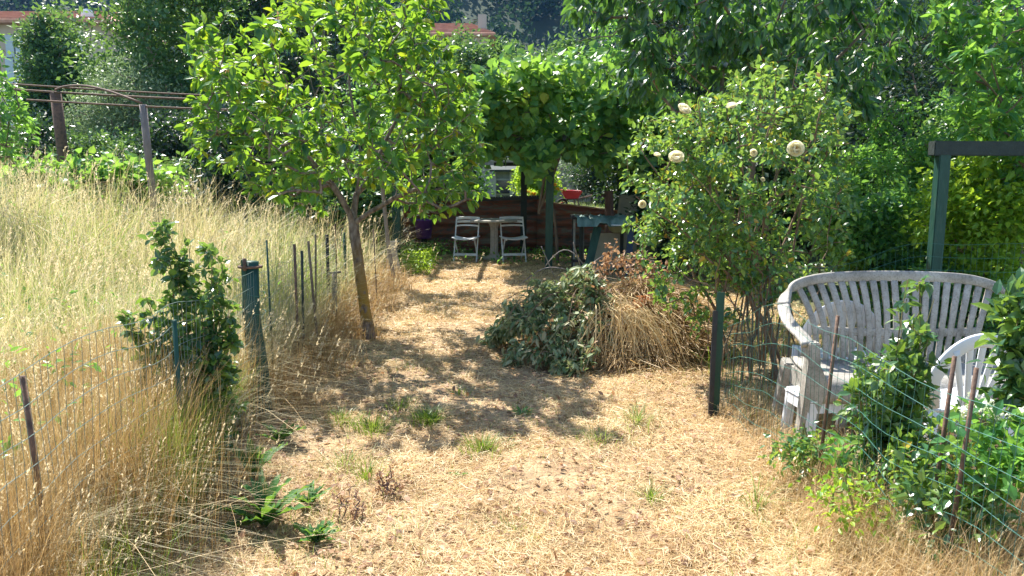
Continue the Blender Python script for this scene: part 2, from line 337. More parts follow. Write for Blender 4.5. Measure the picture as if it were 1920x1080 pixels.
def lying(root, az, L, wd, lift, seg=2):
    n = len(root); t = np.linspace(0, 1, seg + 1) - .5
    d = np.stack([np.cos(az), np.sin(az), rng.normal(size=n) * .16], 1); s = np.stack([-np.sin(az), np.cos(az), rng.normal(size=n) * .5], 1)
    cv = rng.normal(size=n) * .18
    c = root[:, None] + d[:, None] * (L[:, None] * t[None])[..., None] + s[:, None] * (cv[:, None] * L[:, None] * (t[None] ** 2) * 2)[..., None]
    c[..., 2] += lift[:, None] * (1 - 4 * t[None] ** 2 * .8)
    ww = wd[:, None] * np.array([.5] * (seg + 1))[None]
    V = np.stack([c - s[:, None] * ww[..., None], c + s[:, None] * ww[..., None]], 2).reshape(-1, 3)
    k = 2 * (seg + 1); q = np.array([[2 * i, 2 * i + 1, 2 * i + 3, 2 * i + 2] for i in range(seg)])
    return V, [(q[None] + (np.arange(n) * k)[:, None, None]).reshape(-1, 4)]

class Skel:
    def __init__(s): s.p = []; s.par = []
    def line(s, pts, parent=-1):
        for q in pts: s.p.append(np.array(q, float)); s.par.append(parent); parent = len(s.p) - 1
        return parent
    def grow(s, targets, step=.12, jit=.03, first=0, rise=.15, order=None):
        """join every target to the nearest branch, nearest targets first"""
        c = s.p[first]; targets = targets[np.argsort(np.linalg.norm(targets - c, axis=1))]
        s.twigs = []
        A = np.array(s.p); buf = np.zeros((len(A) + len(targets) * 60, 3)); buf[:len(A)] = A; n = len(A)
        for T in targets:
            d = np.linalg.norm(buf[first:n] - T, axis=1) + .12 * np.linalg.norm(buf[first:n] - c, axis=1) + .6 * np.maximum(0, buf[first:n, 2] - T[2])
            i = int(np.argmin(d)) + first; a = buf[i]; L = np.linalg.norm(T - a); m = min(50, max(2, int(L / step)))
            bow = np.array([0, 0, -rise * L]) + rng.normal(size=3) * .08 * L; par = i; ids = []
            for k in range(1, m + 1):
                t = k / m; q = a + (T - a) * t + bow * math.sin(PI * t) * .6 + rng.normal(size=3) * jit * (k < m)
                s.p.append(q); s.par.append(par); buf[n] = q; par = n; ids.append(n); n += 1
            s.twigs.append(ids)
    def radii(s, tipr=.003, power=2.2, maxr=1):
        n = len(s.p); w = np.zeros(n); kids = np.zeros(n, int)
        for i in range(n - 1, -1, -1):
            if w[i] == 0: w[i] = tipr ** power
            if s.par[i] >= 0: w[s.par[i]] += w[i]
        return np.minimum(w ** (1 / power), maxr)
    def geo(s, r, n=6, minr=.0015):
        p = np.array(s.p); par = np.array(s.par); ch = np.nonzero(par >= 0)[0]; a = p[par[ch]]; b = p[ch]
        r1 = np.maximum(r[ch], minr); r0 = np.minimum(np.maximum(r[par[ch]], minr), r1 * 1.3)
        d = unit(b - a); a = a - d * (r0 * .25)[:, None]; b = b + d * (r1 * .25)[:, None]
        ref = np.where(np.abs(d[:, 2:3]) > .95, np.array([[1., 0, 0]]), np.array([[0, 0, 1.]])) if False else np.broadcast_to(np.array([[.31, .93, .18]]), d.shape)
        u = unit(np.cross(d, ref)); v = np.cross(d, u); an = np.linspace(0, 2 * PI, n, endpoint=False)
        ring = np.cos(an)[None, :, None] * u[:, None] + np.sin(an)[None, :, None] * v[:, None]
        V = np.concatenate([a[:, None] + ring * r0[:, None, None], b[:, None] + ring * r1[:, None, None]], 1).reshape(-1, 3)
        q = np.array([[k, (k + 1) % n, n + (k + 1) % n, n + k] for k in range(n)])
        return V, [(q[None] + (np.arange(len(ch)) * 2 * n)[:, None, None]).reshape(-1, 4)]
    def leafspots(s, per, last=1.0, off=.02, minid=0):
        p = np.array(s.p); out = []; dr = []
        for ids in s.twigs:
            k = max(1, int(len(ids) * last)); use = ids[-k:]
            for _ in range(per):
                i = use[int(len(use) * random.random() ** .6)] if len(use) > 1 else use[0]
                a = p[s.par[i]]; b = p[i]; out.append(a + (b - a) * random.random()); dr.append(b - a)
        out = np.array(out); dr = unit(np.array(dr)); q = rdir(len(out)); q = unit(q - (q * dr).sum(1)[:, None] * dr)
        return out + q * off, unit(dr * .5 + q)

def ellipsoid_pts(c, r, n, inner=.45, fn=None, low=-1):
    """points in a lumpy shell"""
    out = []
    ph = rng.uniform(0, 6.28, 6)
    while len(out) < n:
        d = rdir(1)[0]
        if d[2] < low: continue
        lump = 1 + .13 * math.sin(3 * d[0] + ph[0] + 2 * d[2]) + .12 * math.sin(5 * d[1] + ph[1] + 3 * d[0]) + .10 * math.sin(7 * d[2] + ph[2] + 4 * d[0])
        t = (inner ** 3 + (1 - inner ** 3) * random.random()) ** (1 / 3)
        q = np.array(c) + d * np.array(r) * t * lump
        if fn is None or fn(q): out.append(q)
    return np.array(out)

# ================================================================== THE SETTING
def axis(a, b, n, dense=()):
    v = np.linspace(a, b, n)
    for lo, hi, st in dense: v = np.concatenate([v, np.arange(lo, hi, st)])
    return np.unique(np.round(v, 4))
def ground_mat():
    m = M['soil'].copy(); m.name = 'garden_ground'; nt = m.node_tree; L = nt.links.new; b = nt.nodes['Principled BSDF']; src = b.inputs['Base Color'].links[0].from_socket
    tc = nt.nodes.new('ShaderNodeTexCoord'); sp = nt.nodes.new('ShaderNodeSeparateXYZ'); L(tc.outputs['Object'], sp.inputs[0])
    mr = nt.nodes.new('ShaderNodeMapRange'); mr.inputs[1].default_value = 14.5; mr.inputs[2].default_value = 17; L(sp.outputs[1], mr.inputs[0])
    ax = nt.nodes.new('ShaderNodeMath'); ax.operation = 'ABSOLUTE'; L(sp.outputs[0], ax.inputs[0])
    m2 = nt.nodes.new('ShaderNodeMapRange'); m2.inputs[1].default_value = 2.6; m2.inputs[2].default_value = 4; L(ax.outputs[0], m2.inputs[0])
    mm = nt.nodes.new('ShaderNodeMath'); mm.operation = 'MAXIMUM'; L(mr.outputs[0], mm.inputs[0]); L(m2.outputs[0], mm.inputs[1])
    nz = nt.nodes.new('ShaderNodeTexNoise'); nz.inputs['Scale'].default_value = 2; nz.inputs['Detail'].default_value = 8; L(tc.outputs['Object'], nz.inputs[0])
    r = ramp(nt, [(.03, .05, .02), (.08, .11, .04), (.14, .14, .07)], [.35, .5, .65]); L(nz.outputs[0], r.inputs[0])
    mx = nt.nodes.new('ShaderNodeMix'); mx.data_type = 'RGBA'; L(mm.outputs[0], mx.inputs[0]); L(src, mx.inputs[6]); L(r.outputs[0], mx.inputs[7]); L(mx.outputs[2], b.inputs['Base Color'])
    return m
gx = axis(-220, 220, 60, [(-9, 8, .12), (-30, 30, 1.5)]); gy = axis(-30, 420, 60, [(1, 16, .14), (16, 17, .05), (17, 30, .6)])
X, Y = np.meshgrid(gx, gy); Z = gh(X, Y)
nx, ny = len(gx), len(gy); ii = np.arange(nx * ny).reshape(ny, nx)
tag(build('ground', np.stack([X, Y, Z], -1).reshape(-1, 3), [np.stack([ii[:-1, :-1], ii[:-1, 1:], ii[1:, 1:], ii[1:, :-1]], -1).reshape(-1, 4)], ground_mat(), smooth=True), kind='structure')
def hillz(x, y): return np.maximum(0, (y - 150)) * .62 + 5 * np.sin(x * .021 + 1) + 4 * np.sin(y * .03) + 3
hx = np.linspace(-420, 420, 60); hy = np.linspace(140, 520, 40); X, Y = np.meshgrid(hx, hy); Z = hillz(X, Y)
ii = np.arange(60 * 40).reshape(40, 60)
tag(build('hill', np.stack([X, Y, Z], -1).reshape(-1, 3), [np.stack([ii[:-1, :-1], ii[:-1, 1:], ii[1:, 1:], ii[1:, :-1]], -1).reshape(-1, 4)], M['hill'], smooth=True), kind='structure')
# forest on the hill: one mass far off
pos = []; nr = []; Ls = []
for i in range(900):
    y = rng.uniform(148, 300); x = rng.uniform(-.75, .75) * y; r = rng.uniform(3, 5.5); z = float(hillz(x, y))
    n = 110; d = rdir(n); d[:, 2] = np.abs(d[:, 2]) * 1.3 - .3
    lump = 1 + .25 * np.sin(4 * d[:, :1] + x) * np.sin(5 * d[:, 1:2] + y)
    pos.append(np.array([x, y, z + r * 1.1]) + d * np.array([r, r, r * 1.25]) * lump); nr.append(unit(d + rng.normal(size=(n, 3)) * .35)); Ls.append(rng.uniform(.9, 1.7, n))
pos = np.concatenate(pos); nr = np.concatenate(nr); Ls = np.concatenate(Ls)
tag(leaves('distant_forest', pos, unit(rdir(len(pos)) + [0, 0, -.4]), nr, Ls, Ls * .8, 'diamond', M['far_leaf']), kind='stuff')

# ------------------------------------------------------------------ the hazy air of the valley
def haze():
    x0, x1, y0, y1, z0, z1 = -430, 430, -35, 530, -4, 262
    m = MB(); m.box(((x0 + x1) / 2, (y0 + y1) / 2, (z0 + z1) / 2), (x1 - x0, y1 - y0, z1 - z0))
    mt, nt = newmat('haze'); v = nt.nodes.new('ShaderNodeVolumePrincipled'); v.inputs['Color'].default_value = (.2, .45, 1, 1); v.inputs['Density'].default_value = .00014; v.inputs['Anisotropy'].default_value = .2
    o = nt.nodes.new('ShaderNodeOutputMaterial'); nt.links.new(v.outputs[0], o.inputs['Volume']); tag(m.build('haze', mt), kind='stuff')
haze()

# ------------------------------------------------------------------ houses far behind
def house(name, label, x0, x1, y0, y1, z0, ze, zr, wins, wall, group=None, floors=()):
    t = thing(name, label, 'house', ((x0 + x1) / 2, y0, z0))
    m = MB(); m.box(((x0 + x1) / 2, (y0 + y1) / 2, (z0 + ze) / 2), (x1 - x0, y1 - y0, ze - z0)); m.build('wall', wall, t)
    m = MB(); ym = (y0 + y1) / 2; o = .8
    V = [(x0 - o, y0 - o, ze), (x1 + o, y0 - o, ze), (x1 + o, y1 + o, ze), (x0 - o, y1 + o, ze), (x0 - o, y0 - o, ze + .25), (x1 + o, y0 - o, ze + .25), (x1 + o, y1 + o, ze + .25), (x0 - o, y1 + o, ze + .25), (x0 + 2, ym, zr), (x1 - 2, ym, zr)]
    m.add(V, [[[0, 3, 2, 1], [0, 1, 5, 4], [1, 2, 6, 5], [2, 3, 7, 6], [3, 0, 4, 7], [4, 5, 9, 8], [6, 7, 8, 9]], [[5, 6, 9], [7, 4, 8]]])
    # tile courses
    for k in range(9):
        f = (k + .5) / 9; m.bar((x0 - o + 2.8 * f, y0 - o + (ym - y0 + o) * f, ze + .27 + (zr - ze - .25) * f), (x1 + o - 2.8 * f, y0 - o + (ym - y0 + o) * f, ze + .27 + (zr - ze - .25) * f), .18, .1)
    rf = m.build('roof', M['roof_tile'], t)
    for (wx, wz) in wins:
        f = MB(); f.box((wx, y0 - .03, wz), (1.5, .12, 2.0)); f = f.build('window', M['plaster'], t)
        g = MB(); g.box((wx, y0 - .1, wz), (1.2, .06, 1.7)); g.build('pane', M['win_glass'], f)
        for s in (-1, 1):
            h = MB(); h.box((wx + s * .38, y0 - .16, wz), (.62, .05, 1.75))
            for k in range(8): h.box((wx + s * .38, y0 - .19, wz - .77 + k * .22), (.54, .02, .06))
            h.build('shutter', M['shutter'], f)
    return t, rf
yb = 62.0
pL = P(-260, 100, yb); pR = P(192, 100, yb); eave = P(60, 46, yb)[2]; ridge = P(60, 20, yb + 4)[2]
wins = []
for zpx in (88, 130, 172, 214): wins += [(P(px, zpx, yb)[0], P(px, zpx, yb)[2]) for px in (-160, -80, 30, 80, 140)]
hA, rfA = house('apartment_house', 'cream apartment house with blue shutters and a low red tiled roof behind the round tree', pL[0], pR[0], yb, yb + 9, 4.0, eave, ridge, wins, M['plaster'])
m = MB(); c = P(188, 40, yb); m.box((c[0] + .1, yb + 3, ridge - .3), (.5, .5, 1.0)); m.build('chimney', M['roof_tile'], rfA)
d = P(168, 34, yb + .5); m = MB(); m.lathe([(.02, 0), (.3, .04), (.5, .14), (.58, .26)], (0, 0, 0), 16)
m.V = [np.array(v) @ np.array(Matrix.Rotation(R(-65), 3, 'X').transposed()) + np.array([d[0], d[1] - .4, d[2]]) for v in m.V]; m.tube([(d[0], d[1], d[2] - 1.6), (d[0], d[1], d[2])], .05, 6)
dish = m.build('satellite_dish', M['white_plastic'], rfA)
yb2 = 84.0
xl, xr = P(700, 60, yb2)[0], P(915, 60, yb2)[0]; e2 = P(860, 69, yb2)[2]; r2 = P(860, 44, yb2 + 5)[2]
hB, rfB = house('house', 'distant house showing only its pink tiled roof and chimney above the treetops', xl, xr, yb2, yb2 + 10, 4.0, e2, r2, [(xl + 2.5, e2 - 2.2), (xl + 6, e2 - 2.2), (xl + 9.5, e2 - 2.2)], M['plaster'])
m = MB(); c = P(908, 54, yb2 + 2); m.box((c[0] - .2, yb2 + 2, c[2] + .1), (.9, .9, 2.6)); m.build('chimney', M['stone_cast'], rfB)
m = MB(); c = P(898, 42, yb2 + 4); m.tube([(c[0], c[1], c[2] - 2.2), (c[0], c[1], c[2] + .3)], .05, 5)
for k in range(3): m.bar((c[0] - .7, c[1], c[2] + .25 - k * .02 - .2 * k), (c[0] + .3, c[1], c[2] + .3 - .2 * k), .05, .04)
m.build('antenna', M['metal_rust'], rfB)

# ------------------------------------------------------------------ background trees and bushes
def bgtree(label, px, py, D, rx, rz, mat, nt_=70, per=70, size=.22, kind='diamond', ry=None, name='tree', cat='tree', droop=.3, group=None, trunk=True, inner=.35, low=-1.0, tipr=None, bark='bark', off=.25, fork=.35, aspect=.6):
    c = P(px, py, D); gz = float(gh(c[0], c[1])); ry = ry or rx
    base = np.array([c[0], c[1], gz])
    t = thing(name, label, cat, base, group=group)
    T = ellipsoid_pts(c, (rx * .86, ry * .86, rz * .9), nt_, inner, low=low, fn=lambda q: q[2] > gz + .15)
    s = Skel(); h = max(.3, (c[2] - gz) * fork); s.line([base - [0, 0, .1], base + [0.03, 0, h * .5], base + [0, .05, h]])
    s.grow(T, step=max(.15, rx * .12), jit=rx * .012, first=2)
    r = s.radii(tipr=tipr or .012 * max(1, rx / 2.5), power=2.3); V, F = s.geo(r, 5, .0015 if tipr else .006)
    build('trunk' if cat == 'tree' else 'stems', V, F, M[bark], t, True)
    pos, out = s.leafspots(per, .9, off * 1.0); pos = pos + rng.normal(size=pos.shape) * off * .9
    ax, nr = hang(out, droop); L = size * rng.uniform(.6, 1.25, len(pos))
    leaves('crown' if cat == 'tree' else 'foliage', pos, ax, nr, L, L * aspect, kind, mat, t)
    return t
A = 'trees standing behind the garden'
bgtree('rounded dark green tree in front of the cream apartment house', 112, 172, 34, 1.75, 3.5, M['mid_leaf'], 130, 130, .22, group=A)
bgtree('tall glossy leaved tree rising between the apartment house and the fruit tree', 318, 110, 24, 2.5, 3.4, M['mid_leaf'], 150, 130, .17, group=A)
bgtree('light feathery silver green willow behind the rusty metal arbour', 232, 228, 21, 1.45, 1.5, M['silver_leaf'], 110, 170, .13, name='willow_tree', aspect=.25, group=A)
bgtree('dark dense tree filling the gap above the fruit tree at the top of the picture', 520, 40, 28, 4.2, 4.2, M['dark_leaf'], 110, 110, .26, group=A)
bgtree('dull green tree rising just right of the fruit tree top', 752, 130, 36, 1.9, 2.4, M['mid_leaf'], 80, 90, .26, group=A)
bgtree('pale green treetop below the pink tiled roof', 900, 150, 40, 3.2, 2.3, M['mid_leaf'], 90, 100, .26, group=A)
bgtree('pale green treetop right of the pink tiled roof under the blue hill', 1035, 160, 37, 3.0, 2.0, M['mid_leaf'], 90, 100, .25, group=A)
bgtree('broad green tree far behind the vine arbour', 1160, 190, 30, 2.6, 3.0, M['hedge_leaf'], 80, 100, .22, group=A)
bgtree('grey green drooping tree above the red wheelbarrow', 1110, 300, 27, 1.8, 1.3, M['silver_leaf'], 50, 90, .15, aspect=.3, group=A)
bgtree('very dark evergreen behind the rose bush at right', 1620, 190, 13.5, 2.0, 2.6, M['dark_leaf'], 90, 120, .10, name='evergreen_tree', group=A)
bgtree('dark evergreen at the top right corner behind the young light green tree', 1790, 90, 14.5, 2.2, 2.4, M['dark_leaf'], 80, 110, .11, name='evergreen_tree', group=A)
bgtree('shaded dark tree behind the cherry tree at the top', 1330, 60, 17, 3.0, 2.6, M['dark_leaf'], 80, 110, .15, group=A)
B = 'bushes along the back of the garden'
for lab, px, py, D, rx, rz, mt in [
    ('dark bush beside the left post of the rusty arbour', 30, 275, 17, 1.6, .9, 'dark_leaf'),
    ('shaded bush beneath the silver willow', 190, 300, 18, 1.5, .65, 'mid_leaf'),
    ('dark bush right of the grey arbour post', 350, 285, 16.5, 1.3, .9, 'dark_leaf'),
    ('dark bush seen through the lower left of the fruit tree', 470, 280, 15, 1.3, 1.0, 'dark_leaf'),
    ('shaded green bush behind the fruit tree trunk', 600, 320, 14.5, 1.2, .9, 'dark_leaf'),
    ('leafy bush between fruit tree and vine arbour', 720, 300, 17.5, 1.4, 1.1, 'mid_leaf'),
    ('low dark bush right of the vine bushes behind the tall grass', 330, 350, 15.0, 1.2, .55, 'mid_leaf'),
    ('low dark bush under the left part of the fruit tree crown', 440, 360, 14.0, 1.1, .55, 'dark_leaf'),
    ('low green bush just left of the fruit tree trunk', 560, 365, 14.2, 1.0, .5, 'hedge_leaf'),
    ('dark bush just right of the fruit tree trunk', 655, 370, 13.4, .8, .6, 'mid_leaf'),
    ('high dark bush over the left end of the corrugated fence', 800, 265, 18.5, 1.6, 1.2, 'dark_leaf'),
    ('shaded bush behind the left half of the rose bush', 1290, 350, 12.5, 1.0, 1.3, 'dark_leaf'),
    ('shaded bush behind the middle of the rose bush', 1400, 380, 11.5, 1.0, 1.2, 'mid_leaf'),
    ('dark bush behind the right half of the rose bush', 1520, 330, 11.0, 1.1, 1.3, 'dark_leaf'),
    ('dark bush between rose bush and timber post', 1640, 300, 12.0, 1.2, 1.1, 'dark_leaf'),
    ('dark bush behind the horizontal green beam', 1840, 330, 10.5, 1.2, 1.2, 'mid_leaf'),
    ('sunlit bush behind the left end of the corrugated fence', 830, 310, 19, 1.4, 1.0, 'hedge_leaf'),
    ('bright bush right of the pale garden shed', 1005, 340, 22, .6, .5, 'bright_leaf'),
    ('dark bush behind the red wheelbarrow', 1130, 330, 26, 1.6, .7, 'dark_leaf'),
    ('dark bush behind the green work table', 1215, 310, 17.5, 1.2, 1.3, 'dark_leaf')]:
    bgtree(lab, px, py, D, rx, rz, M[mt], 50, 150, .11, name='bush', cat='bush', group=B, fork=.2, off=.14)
H = 'leafy shrubs on the right'
for lab, px, py, D, rx, rz, mt in [
    ('leafy shrub directly right of the rose bush top', 1660, 350, 9.0, .95, .85, 'hedge_leaf'),
    ('bright yellow green shrub behind the green timber post', 1835, 395, 6.7, .55, .62, 'bright_leaf'),
    ('leafy shrub left of the green timber post', 1620, 440, 7.4, .62, .55, 'hedge_leaf'),
    ('tall shrub under the horizontal green beam at the right edge', 1905, 250, 8.6, .95, .95, 'hedge_leaf'),
    ('shaded shrub low behind the white bench', 1780, 560, 7.0, .8, .5, 'hedge_leaf')]:
    bgtree(lab, px, py, D, rx, rz, M[mt], 70, 130, .062, 'ovate', tipr=.004, name='shrub', cat='shrub', group=H, fork=.2, off=.07, aspect=.62)

# grape row far left behind the tall grass
for lab, px, D in [('low vine bush at the far left behind the tall dry grass', 80, 12.5), ('low vine bush below the rusty arbour behind the tall grass', 165, 12.0), ('low vine bush left of the fruit tree behind the tall grass', 250, 12.4)]:
    bgtree(lab, px, 345, D, .6, .32, M['vine_leaf'], 22, 60, .12, 'round', name='vine_bush', cat='bush', group='low vine bushes behind the tall grass', fork=.2, off=.12, aspect=.9)

# ------------------------------------------------------------------ utility pole, metal arbour
c = P(613, 20, 27); m = MB(); m.tube([(c[0], 27, 0.5), (c[0], 27, 4), (c[0], 27, 10)], [.13, .12, .10], 10)
tag(m.build('utility_pole', M['dark_wood'], smooth=True), 'dark upright pole rising behind the top of the fruit tree', 'pole')

def metal_arbour():
    a = P(104, 172, 13.0); b = P(268, 196, 11.5)
    t = thing('metal_arbour', 'rusty pipe arbour on two posts above the tall dry grass', 'arbour', (a[0], a[1], float(gh(a[0], a[1]))))
    for (q, nm, r, mt) in ((a, 'post', .085, 'metal_rust'), (b, 'post', .052, 'grey_bark')):
        m = MB(); m.tube([(q[0] + .1, q[1], float(gh(q[0], q[1])) - .2), (q[0] + .03, q[1], q[2] - .8), (q[0], q[1], q[2])], r, 10); o = m.build(nm, M[mt], t, True)
        if mt == 'grey_bark': o['label'] = 'grey wooden post at the nearer end of the arbour'
    def rail(p0, p1, D0, D1, r):
        u, v = P(*p0, D0), P(*p1, D1); m = MB(); pts = [u + (v - u) * k / 6 + np.array([0, 0, -.03 * math.sin(PI * k / 6)]) for k in range(7)]; m.tube(pts, r, 6); m.build('rail', M['metal_rust'], t, True)
    rail((0, 156), (620, 188), 14.2, 13.8, .016); rail((15, 167), (560, 192), 13.0, 12.6, .018); rail((50, 187), (640, 211), 11.6, 11.3, .014)
    u, v = P(104, 168, 13.0), P(265, 193, 11.5); m = MB()
    m.tube([u + (v - u) * k / 10 + np.array([0, 0, .13 * math.sin(PI * (k / 10) ** .8)]) for k in range(11)], .018, 6); m.build('arch', M['metal_rust'], t, True)
metal_arbour()

# ================================================================== UNDER THE VINE ARBOUR
YW = 16.30
# corrugated fence: ridges run sideways
def corrugated():
    x0, x1 = P(748, 420, YW)[0], P(1172, 420, YW)[0]
    t = thing('corrugated_fence', 'rusty dark corrugated sheet fence behind the folding chairs', 'fence', ((x0 + x1) / 2, YW, 0))
    def top(px):
        pts = [(748, 382), (880, 374), (1012, 370), (1013, 378), (1172, 397)]; return P(px, np.interp(px, [p[0] for p in pts], [p[1] for p in pts]), YW)[2]
    segs = [(748, 862, 0, .02), (858, 1012, .03, .0), (1008, 1172, .06, .035)]
    for a, b, dy, sk in segs:
        n = 70; xs = np.linspace(P(a, 0, YW)[0], P(b, 0, YW)[0], 12); V = []
        for x in xs:
            px = 960 + x * FPX / YW; zt = top(px)
            for k in range(n + 1):
                z = -.02 + (zt + .02) * k / n; yy = YW - dy + .042 * math.sin(2 * PI * (z + .06 * (x - xs[0]) * (sk * 20 - .2)) / .23)
                V.append((x, yy, z))
        q = [[i * (n + 1) + k, i * (n + 1) + k + 1, (i + 1) * (n + 1) + k + 1, (i + 1) * (n + 1) + k] for i in range(len(xs) - 1) for k in range(n)]
        o = build('sheet', V, [q], M['corrugated'], t, True)
        sm = o.modifiers.new('thickness', 'SOLIDIFY'); sm.thickness = .006
    m = MB(); m.sweep([(P(px, 0, YW)[0], YW - .06, top(px) + .012) for px in np.linspace(1014, 1170, 10)], [(0, 1, 0)] * 10, .16, .03); m.build('cap', M['rust_cap'], t)
    m = MB()
    for px in np.linspace(886, 1010, 26): m.box((P(px, 0, YW)[0], YW - .05, top(px) + .02), (.045, .1, .05))
    m.bar((P(884, 0, YW)[0], YW - .05, top(884) - .01), (P(1012, 0, YW)[0], YW - .05, top(1011) - .01), .12, .06); m.build('ridge_trim', M['black'], t)
    for px in (905, 1165):
        m = MB(); x = P(px, 0, YW)[0]; m.box((x, YW + .07, .5), (.08, .08, 1.0)); m.build('support_post', M['dark_wood'], t)
corrugated()

# vine arbour: green posts, dark beams, grapevine on top
def arbour():
    t = thing('vine_arbour', 'green timber arbour with dark beams carrying the grapevine', 'arbour', (0.2, 14.2, 0))
    posts = [(742, 13.2, .13, 'green_paint', 2.0), (1029, 13.2, .125, 'green_paint', 2.05), (981, 15.9, .125, 'dark_wood', 2.05), (1240, 13.4, .12, 'dark_wood', 2.05), (800, 17.6, .12, 'dark_wood', 2.05), (1160, 17.6, .12, 'dark_wood', 2.05)]  # rearmost pair added to carry the vine deepened for shade
    for px, D, w_, mt, h in posts:
        x = P(px, 400, D)[0]; m = MB()
        m.bar((x, D, -.1), (x + .02, D, h), w_, w_, side=(0, 1, 0)); m.build('post', M[mt], t, bevel=.008)
    for a, b in [((P(742, 0, 13.2)[0] - .3, 13.2, 2.06), (P(1215, 0, 13.2)[0] + .3, 13.2, 2.12)), ((P(742, 0, 13.2)[0] - .3, 15.7, 2.06), (P(1215, 0, 13.2)[0] + .3, 15.7, 2.12))]:
        m = MB(); m.bar(a, b, .08, .12); m.build('beam', M['dark_wood'], t, bevel=.006)
    for k in range(9):
        x = -2.9 + k * .75; m = MB(); m.bar((x, 12.8, 2.2), (x + .05, 17.9, 2.2), .06, .08); m.build('crossbeam', M['dark_wood'], t)  # run back under the vine canopy extended for shade
    a, b = P(926, 308, 15.6), P(986, 308, 15.62); m = MB(); m.bar(a, b, .09, .07); m.build('short_rail', M['dark_wood'], t)
    a, b = P(975, 291, 15.4), P(1003, 293, 15.4); m = MB(); m.bar(a, b, .06, .06); m.build('short_rail', M['dark_wood'], t)
arbour()
def grapevine():
    base = np.array([.95, 14.0, 0.0])
    t = thing('grapevine', 'sprawling grapevine with round leaves covering the green arbour', 'vine', base)
    s = Skel()
    pts = [P(1046, 500, 14.0) * [1, 1, 0], P(1042, 420, 14.0), P(1034, 380, 14.0), P(1036, 330, 14.0), P(1050, 290, 14.0), P(1060, 262, 14.0)]
    i = s.line(pts)
    s.line([P(1010, 400, 14.2), P(1018, 350, 14.2), P(1024, 310, 14.2), P(1036, 275, 14.1)], 5)
    first = 5; T = []
    # rolling mound on top
    for _ in range(300):
        px = rng.uniform(860, 1260); u = (px - 1040) / 200
        top = 112 + 55 * abs(u) ** 1.7 + 18 * math.sin(px * .045)
        if px < 930: top += (930 - px) * .6
        D = rng.uniform(12.3, 15.9); z1 = 1.6 + (328 - top) / FPX * 12.6; z0 = 2.15
        z = z0 + (z1 - z0) * rng.uniform(0, 1) ** .8 * (1 - .25 * ((D - 13.2) / 2.8) ** 2)
        T.append([P(px, 200, 12.8)[0], D, z])
    for _ in range(200): T.append([rng.uniform(-3.1, 2.6), rng.uniform(14.6, 18.0), rng.uniform(2.25, 2.65)])  # canopy extended back and left to shade the table and chairs
    for _ in range(26):
        px = rng.choice([rng.uniform(1050, 1250), rng.uniform(985, 1020), rng.uniform(890, 925), rng.uniform(1120, 1250)]); D = rng.uniform(12.4, 13.2); T.append([P(px, 0, D)[0], D, rng.uniform(1.75, 2.2)])
    s.grow(np.array(T), step=.2, jit=.02, first=4); r = s.radii(.005, 2.3, .03)
    V, F = s.geo(r, 6, .004); build('stems', V, F, M['bark'], t, True)
    pos, out = s.leafspots(36, .8, .10); pos += rng.normal(size=pos.shape) * .09; ax, nr = hang(out, .5, .6); nr = unit(nr + [0, -.5, 0]); L = rng.uniform(.10, .18, len(pos))
    leaves('foliage', pos, ax, nr, L, L * .95, 'round', M['vine_leaf'], t)
grapevine()

# hanging leafy strand between the arbour posts
def folding_chair():
    t = thing('folding_chair', 'white wooden folding chair left of the pedestal table under the arbour', 'chair', (0, 0, 0), group='white folding chairs at the pedestal table')
    # local: faces -y (towards the camera)
    for sx in (-1, 1):
        m = MB(); m.bar((sx * .215, .20, .82), (sx * .215, -.19, 0), .03, .022, side=(1, 0, 0)); m.build('back_leg', M['white_paint'], t, local=True, bevel=.003)
        m = MB(); m.bar((sx * .185, -.20, .43), (sx * .185, .22, 0), .03, .022, side=(1, 0, 0)); m.build('seat_leg', M['white_paint'], t, local=True, bevel=.003)
    m = MB()
    for z, h in ((.795, .055), (.73, .045), (.66, .03)):
        m.sweep([(x, .20 - (.82 - z) * .47 + .03 * (1 - (x / .215) ** 2), z + .012 * math.cos(x * 7)) for x in np.linspace(-.215, .215, 9)], [(0, -.4, 1)] * 9, h, .016)
    m.build('backrest', M['white_paint'], t, local=True)
    m = MB()
    for k in range(7):
        y = -.23 + k * .066; m.sweep([(x, y, .445 + .035 * (x / .22) ** 2 - .02) for x in np.linspace(-.235, .235, 9)], [(0, 1, 0)] * 9, .055, .018)
    for sx in (-1, 1): m.bar((sx * .16, -.24, .425), (sx * .16, .19, .425), .03, .025)
    m.build('seat', M['white_paint'], t, local=True)
    m = MB(); m.bar((-.215, -.11, .14), (.215, -.11, .14), .02, .045); m.build('rung', M['white_paint'], t, local=True)
    m = MB(); m.bar((-.185, .13, .12), (.185, .13, .12), .02, .035); m.build('rung', M['white_paint'], t, local=True)
    return t
fc = folding_chair(); q = G(875, 489); fc.location = (q[0], 14.5, float(gh(q[0], 14.5))); fc.rotation_euler.z = R(-6)
fc2 = copy_tree(fc); fc2['label'] = 'white wooden folding chair right of the pedestal table under the arbour'
fc2.location = (P(962, 480, 14.4)[0], 14.45, float(gh(0, 14.45))); fc2.rotation_euler.z = R(9)

